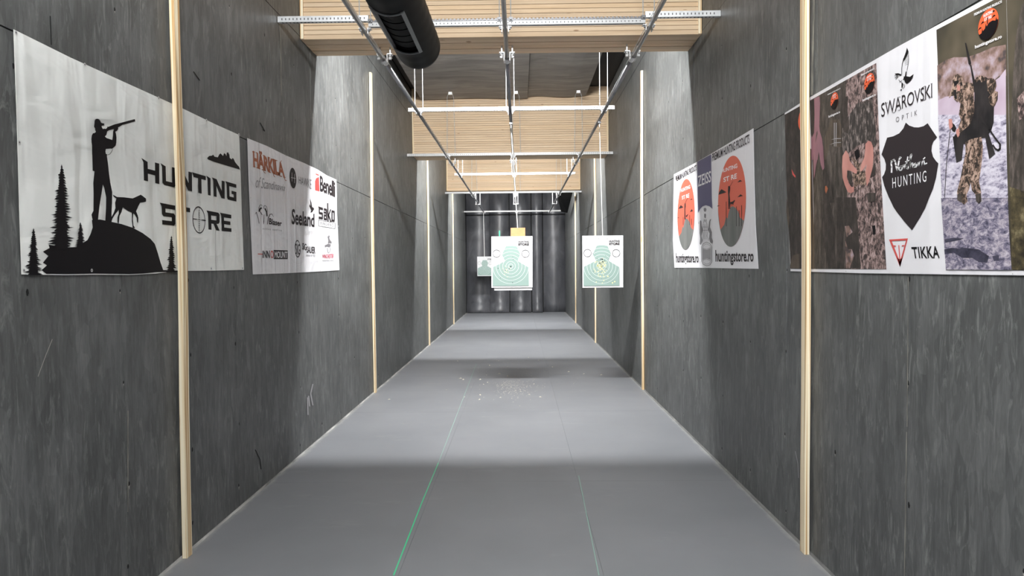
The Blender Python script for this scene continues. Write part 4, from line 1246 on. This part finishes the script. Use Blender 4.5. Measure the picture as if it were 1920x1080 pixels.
# hiker on snow
p6 = pp('photo_hiker', idn, [[(1759, 56), (1890.5, -12.5), (1896, 250), (1902, 506.5), (1777.3, 505.8), (1768, 280)]], MT['ph_olive'], INK[0])
pp('heath_print', D6, [[(895, 400), (1000, 330), (1100, 300), (1250, 300), (1400, 250), (1560, 180), (1715, 150), (1722, 520), (1640, 520), (1500, 640), (1050, 760), (905, 820)]], MT['ph_pink'], INK[1], p6)
pp('snow_slope_print', D6, [[(905, 815), (1000, 770), (1090, 760), (1200, 780), (1500, 640), (1640, 540), (1718, 440), (1722, 1080), (912, 1080)]], MT['ph_haze'], INK[2], p6)
pp('snow_print', E6, [[(906, -30), (1721, -30), (1730, 500), (1744, 960), (950, 960), (930, 500)]], MT['ph_snow'], INK[2], p6)
pp('rapids_print', F6, [[(944, 10), (1744, 10), (1765, 500), (1790, 866), (1002, 860), (970, 400)]], MT['ph_rapids'], INK[3], p6)
pp('wet_rock_print', F6, [[(985, 620), (1080, 600), (1170, 610), (1230, 600), (1400, 620), (1520, 700), (1500, 780), (1400, 770), (1320, 720), (1200, 720), (1100, 660), (990, 680)], [(985, 500), (1080, 480), (1220, 490), (1150, 510), (1000, 540)], [(1560, 700), (1640, 690), (1640, 750), (1580, 760)]], MT['ph_rock'], INK[4], p6)
pp('pack_print', D6, [[(1345, 570), (1400, 525), (1480, 535), (1530, 570), (1560, 700), (1580, 850), (1575, 1080), (1545, 1180), (1480, 1260), (1430, 1270), (1250, 1330), (1110, 1360), (1090, 1260), (1130, 1200), (1180, 1050), (1330, 1000), (1345, 800)]], MT['ph_black'], INK[3], p6)
pp('bedroll_print', D6, [[(1490, 560), (1560, 545), (1605, 580), (1612, 640), (1590, 700), (1630, 715), (1625, 800), (1590, 880), (1570, 890), (1530, 850), (1515, 780), (1540, 740), (1505, 700)], [(1350, 590), (1365, 545), (1420, 515), (1480, 540), (1470, 580), (1430, 600), (1410, 560), (1370, 600)]], MT['camo'], INK[4], p6)
pp('hooded_head_print', D6, [[(1085, 570), (1110, 515), (1150, 498), (1195, 522), (1214, 590), (1218, 640), (1190, 690), (1168, 740), (1158, 800), (1142, 840), (1120, 815), (1100, 800), (1095, 760), (1075, 755), (1040, 788), (1058, 720), (1078, 650)]], MT['camo'], INK[4], p6)
pp('face_print', D6, [[(1135, 640), (1160, 630), (1180, 650), (1172, 700), (1150, 705)]], MT['skin'], INK[5], p6)
pp('cap_shadow_print', D6, [[(1100, 590), (1160, 570), (1165, 600), (1130, 630), (1110, 660)], [(1175, 600), (1205, 600), (1205, 640), (1180, 640)], [(1100, 690), (1130, 690), (1140, 800), (1110, 790)]], MT['ph_black'], INK[5], p6)
pp('sleeve_print', D6, [[(1215, 620), (1260, 598), (1335, 612), (1340, 700), (1345, 850), (1345, 950), (1320, 1040), (1290, 1110), (1215, 1170), (1150, 1230), (1130, 1190), (1190, 1060), (1160, 980), (1180, 850), (1150, 820), (1195, 720)]], MT['camo'], INK[4], p6)
pp('hand_print', E6, [[(1130, 150), (1165, 120), (1170, 210), (1150, 240), (1130, 190)], [(1040, 20), (1080, 20), (1090, 110), (1055, 150), (1042, 90)]], MT['skin'], INK[5], p6)
pp('forearm_print', E6, [[(1055, 40), (1110, 90), (1130, 130), (1110, 180), (1080, 160), (1060, 110)], [(1085, 225), (1130, 235), (1230, 300), (1215, 320), (1195, 510), (1130, 542), (1110, 400), (1100, 330)]], MT['ph_black'], INK[4], p6)
pp('trouser_print', E6, [[(1235, 300), (1300, 260), (1430, 232), (1448, 350), (1440, 480), (1420, 640), (1400, 760), (1425, 880), (1430, 1000), (1400, 1025), (1370, 1000), (1360, 920), (1315, 870), (1300, 775), (1280, 860), (1250, 920), (1265, 1000), (1220, 1042), (1190, 1010), (1142, 980), (1138, 880), (1180, 720), (1210, 560), (1240, 420)]], MT['camo'], INK[4], p6)
pp('boot_print', E6, [[(1142, 920), (1180, 900), (1200, 1000), (1190, 1015), (1142, 985)], [(1360, 920), (1425, 900), (1432, 1000), (1400, 1028), (1368, 1000)]], MT['ph_jacket'], INK[5], p6)
pp('rifle_print', D6, [[(1236, 130), (1252, 130), (1312, 370), (1298, 400), (1280, 380)], [(1300, 395), (1312, 390), (1352, 560), (1380, 760), (1430, 960), (1470, 1090), (1430, 1080), (1370, 850), (1330, 600)]], MT['ph_black'], INK[6], p6)
pp('rifle_stock_print', E6, [[(1470, 200), (1515, 180), (1596, 430), (1525, 494)]], MT['ph_black'], INK[5], p6)
print_poly('sling_print', p6, FR, ribbon([E6(p) for p in [(1440, 30), (1530, 150), (1600, 250), (1655, 320), (1655, 370), (1632, 392), (1598, 372), (1570, 330)]], 3.2), MT['ph_black'], INK[5])
print_poly('walking_pole_print', p6, FR, ribbon([E6(p) for p in [(1058, 150), (1012, 560), (990, 955)]], 1.1), MT['ph_black'], INK[5])
little_logo(p6, 1858, 45, 28, qd(G8, (1212, 200), (1632, 0), (1632, 38), (1215, 240)), qd(G8, (1225, 680), (1630, 515), (1632, 585), (1228, 745)))
# dark coat at the right edge
p7 = pp('photo_coat', idn, [[(1891, -13), (2065, -108), (2065, 508), (1902.5, 506.6), (1896.5, 250)]], MT['ph_olive'], INK[0])
pp('coat_print', idn, [[(1920, 10), (1990, -60), (2064, -100), (2064, 400), (1990, 400), (1898, 370), (1897, 300), (1900, 230), (1905, 120), (1909, 70)]], MT['ph_jacket'], INK[1], p7)
pp('scrub_print', idn, [[(1897.5, 350), (1990, 380), (2064, 390), (2064, 507), (1902.5, 505.8)]], MT['ph_scrub'], INK[2], p7)
pp('cuff_print', idn, [[(1911, 185), (1925, 170), (1935, 215), (1916, 225)]], MT['camo2'], INK[2], p7)
grommets(b4, 1, [(1566, 157.5), (1903, 513.5), (1589, 508.5)], 1.6)

# ------------------------------------------------------------------ paper targets
def target(cx, cz, y, w, h, label, cord_top, extra):
    t = thing('shooting_target', (cx, y, cz), label, 'target', 'paper targets hung down the lane')
    def pt(u, v, off=0): return Vector((cx + (u - .5) * w, y - off, cz + (.5 - v) * h))
    MB().box(cx - w / 2 + .004, cx + w / 2 - .012, y, y + .010, cz - h / 2 + .004, cz + h / 2 - .004).build('backing_board', MT['card'], t)
    if extra.get('under'):
        MB().box(cx - w / 2 + .03, cx + w / 2 - .012, y + .012, y + .015, cz - h / 2 - .036, cz).build('spare_sheet', MT['paper'], t)
    nx, nz = 6, 8
    vs, fs = [], []
    for j in range(nz + 1):
        for i in range(nx + 1):
            u, v = i / nx, j / nz
            skew = extra.get('skew', 0) * v
            curl = .004 * math.sin(u * 5 + v * 3) * v
            vs.append(pt(u + skew, v, .0012 + .004 * v * (1 - v) + max(0, curl) * .0))
            if i and j:
                a = j * (nx + 1) + i
                fs.append((a, a - 1, a - nx - 2, a - nx - 1))
    paper = MB().add(vs, fs).build('paper_sheet', MT['paper'], t)
    so = paper.modifiers.new('thick', 'SOLIDIFY'); so.thickness = .0008; so.offset = 1
    # printed figure; unit coordinates measured on the sheet
    f = lambda px, py: ((px - 445) / 403, (py - 222) / 514)
    P3 = lambda px, py, off: pt(*f(px, py), off + .006)
    sil = [(588, 318), (690, 318), (725, 400), (700, 470), (808, 535), (808, 718), (455, 718), (455, 530), (578, 470), (548, 405)]
    print_poly('silhouette_print', paper, P3, [[sil]], MT['sage'], .0010)
    cx_, cy_ = 632, 520
    rg = MB()
    for r in (22, 46, 78, 110, 143, 176):
        n = 44
        wd = 1.8
        o_ = [P3(cx_ + (r + wd / 2) * math.cos(2 * PI * k / n), cy_ + (r + wd / 2) * math.sin(2 * PI * k / n), .0016) for k in range(n)]
        i_ = [P3(cx_ + (r - wd / 2) * math.cos(2 * PI * k / n), cy_ + (r - wd / 2) * math.sin(2 * PI * k / n), .0016) for k in range(n)]
        keep = []
        for k in range(n):
            yv = cy_ + r * math.sin(2 * PI * (k + .5) / n); xv = cx_ + r * math.cos(2 * PI * (k + .5) / n)
            if 455 < xv < 808: keep.append(k)
        rg.add(o_ + i_, [(k, (k + 1) % n, n + (k + 1) % n, n + k) for k in keep])
    # two more arcs across the head
    for r in (205, ):
        pts = [(cx_ + r * math.cos(a), cy_ + r * math.sin(a)) for a in [-PI / 2 - .36 + .72 * k / 12 for k in range(13)]]
        for a, b2 in zip(pts, pts[1:]):
            rg.add([P3(a[0], a[1] - 1, .0016), P3(b2[0], b2[1] - 1, .0016), P3(b2[0], b2[1] + 1, .0016), P3(a[0], a[1] + 1, .0016)], [(0, 1, 2, 3)])
    rg.build('ring_print', MT['white'], paper)
    for (qx, qy) in ((495, 393), (777, 397)):
        n = 30
        m = MB()
        m.add([P3(qx + 38.5 * math.cos(2 * PI * k / n), qy + 38.5 * math.sin(2 * PI * k / n), .0010) for k in range(n)] + [P3(qx + 34.8 * math.cos(2 * PI * k / n), qy + 34.8 * math.sin(2 * PI * k / n), .0010) for k in range(n)],
              [(k, (k + 1) % n, n + (k + 1) % n, n + k) for k in range(n)])
        m.build('circle_print', MT['ink2'], paper)
    text_on('lettering_hunting', paper, P3, 'HUNTING', ((710, 268), (812, 268), (812, 287), (710, 287)), MT['ink2'], .0010, .03)
    text_on('lettering_store', paper, P3, 'STORE', ((708, 293), (812, 293), (812, 316), (708, 316)), MT['ink2'], .0010, .045)
    for (qx, qy) in ((490, 254), (607, 252), (690, 254), (803, 254)):
        m = MB()
        m.v = [P3(qx - 2, qy - 7, .001), P3(qx + 2, qy - 7, .001), P3(qx + 2, qy + 7, .001), P3(qx - 2, qy + 7, .001)]
        m.f = [[0, 1, 2, 3]]
        m.build('staple', MT['clampm'], paper)
    hs = MB()
    rr = random.Random(extra.get('seed', 1))
    for (qx, qy, r) in extra.get('holes', []):
        hs.add([P3(qx + r * math.cos(a) * rr.uniform(.7, 1.3), qy + r * math.sin(a) * rr.uniform(.7, 1.3), .0022) for a in [2 * PI * k / 6 for k in range(6)]], [tuple(range(6))])
    if hs.v: tag(hs.build('bullet_holes', MT['dark'], paper), kind='stuff')
    ys3 = MB()
    for (qx, qy, r) in extra.get('patches', []):
        ys3.add([P3(qx + r * math.cos(a), qy + r * math.sin(a), .0019) for a in [2 * PI * k / 7 for k in range(7)]], [tuple(range(7))])
    if ys3.v: tag(ys3.build('repair_patches', MT['yellow'], paper), kind='stuff')
    for i, xo in enumerate(extra['cords']):
        z0 = cz + h / 2 + extra.get('tab', 0) - .004
        MB().tube([(cx + xo, y + .006, z0), (cx + xo + extra.get('lean', 0), y + .006, cord_top)], extra.get('cr', .004), 6).build('hanging_cord', MT['rope'], t)
    if extra.get('tab'):
        MB().box(cx - .015, cx + .173, y + .011, y + .024, cz + h / 2 - .04, cz + h / 2 + extra['tab']).build('cardboard_tab', MT['card'], t)
        MB().box(cx - .168, cx - .155, y + .002, y + .008, cz + h / 2 - .02, cz + h / 2 + .075).build('green_laser_strip', MT['green'], t)  # laser light above the sheet, put in as a thin green-coloured strip
    # trolley clip that carries the cord on the rail
    xr = cx + extra['cords'][0] + extra.get('lean', 0)
    MB().box(xr - .018, xr + .018, y - .02, y + .03, cord_top - .028, cord_top - .003).build('cord_clip', MT['clampm'], t)
    return t


YT = 8.90
c = hit(960.3, 491.2, 1, YT)
r2 = random.Random(4)
holes = [(653, 428, 3), (657, 455, 3), (508, 541, 5), (632, 525, 7), (620, 545, 5), (548, 487, 3), (575, 565, 4), (590, 540, 3), (648, 686, 4), (530, 640, 3), (560, 560, 3), (600, 560, 3), (725, 490, 2)]
target(c.x, c.z, YT, .536, .668, 'paper target at the centre, sage figure, with a brown cardboard tab on top', RZ - RR,
       dict(cords=[.075], tab=.11, under=True, skew=-.010, holes=holes, patches=[(r2.gauss(585, 26), r2.gauss(570, 26), 4) for _ in range(14)], lean=RX[1] - (c.x + .075), cr=.0055))
c = hit(1130.3, 490.5, 1, YT)
hl = [(r2.gauss(632, 22), r2.gauss(490, 45), r2.uniform(2, 4)) for _ in range(34)] + [(550, 400, 4), (550, 575, 3), (520, 620, 3)]
hl += [(640, 455, 7), (645, 480, 8), (625, 455, 5)]
pa = [(r2.gauss(622, 30), r2.gauss(535, 38), r2.uniform(4, 6)) for _ in range(60)] + [(620, 625, 8), (655, 628, 7), (695, 625, 8), (655, 665, 6), (740, 690, 7), (762, 678, 7), (640, 690, 5), (580, 680, 5)]
target(c.x, c.z, YT, .530, .676, 'shot-up paper target with yellow patches, hanging at the right', RZ - RR,
       dict(cords=[.0], holes=hl, patches=pa, lean=RX[2] - c.x, skew=-.004))
YF = 23.3
c = hit(909.6, 499.3, 1, YF)
target(c.x, c.z, YF, .536, .665, 'small far paper target at the left, hung before the dark back wall', RZ - RR,
       dict(cords=[-.02], lean=RX[0] - (c.x - .02), cr=.009))

# ------------------------------------------------------------------ lines and litter on the floor
def on_floor(px, py, z=.0014):
    p = hit(px, py, 2, 0); p.z = z
    return p


def floor_line(pts, w, name, mat, label):
    m = MB()
    P_ = [on_floor(*p) for p in pts]
    vs, fs = [], []
    for i, p in enumerate(P_):
        vs += [(p.x - w / 2, p.y, .0014), (p.x + w / 2, p.y, .0014)]
        if i: fs.append((2 * i - 2, 2 * i - 1, 2 * i + 1, 2 * i))
    o = m.add(vs, fs).build(name, mat)
    return tag(o, label, 'line')


a_ = floor_line([(738, 1079), (790, 945), (822, 868)], .0085, 'floor_line', MT['line'], 'bright green laser line, coloured onto the grey floor, left of centre')  # laser line on the floor, its light painted as a green strip
MB().add([(on_floor(822, 868).x - .002, on_floor(822, 868).y, .0014), (on_floor(822, 868).x + .002, on_floor(822, 868).y, .0014), (on_floor(893, 683).x + .002, on_floor(893, 683).y, .0014), (on_floor(893, 683).x - .002, on_floor(893, 683).y, .0014)], [(0, 1, 2, 3)]).build('pale_laser_length', MT['pale'], a_)  # farther stretch of the laser line, painted pale
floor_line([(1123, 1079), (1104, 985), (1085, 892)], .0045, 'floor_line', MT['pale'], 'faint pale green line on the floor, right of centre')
db = MB()
r3 = random.Random(11)
for k in range(420):
    if k < 300:
        px = r3.gauss(962, 18); py = 712 + abs(r3.gauss(14, 10))
    else:
        px = r3.gauss(955, 75); py = 668 + r3.random() * 82
    p = on_floor(px, py, .001)
    s = r3.uniform(.002, .0055) if k < 395 else r3.uniform(.008, .016)
    a = r3.random() * PI
    q = [Vector((p.x + s * math.cos(a + PI / 2 * j) * (1 if j % 2 else 1.8), p.y + s * math.sin(a + PI / 2 * j) * (1 if j % 2 else 1.8), .001 + (.25 * s if j % 2 else 0))) for j in range(4)]
    top = Vector((p.x, p.y, .001 + s * .8))
    db.add(q + [top], [(0, 1, 4), (1, 2, 4), (2, 3, 4), (3, 0, 4)])
tag(db.build('floor_crumbs', MT['debris']), 'scattered pale crumbs on the floor under the centre target', 'debris', kind='stuff')
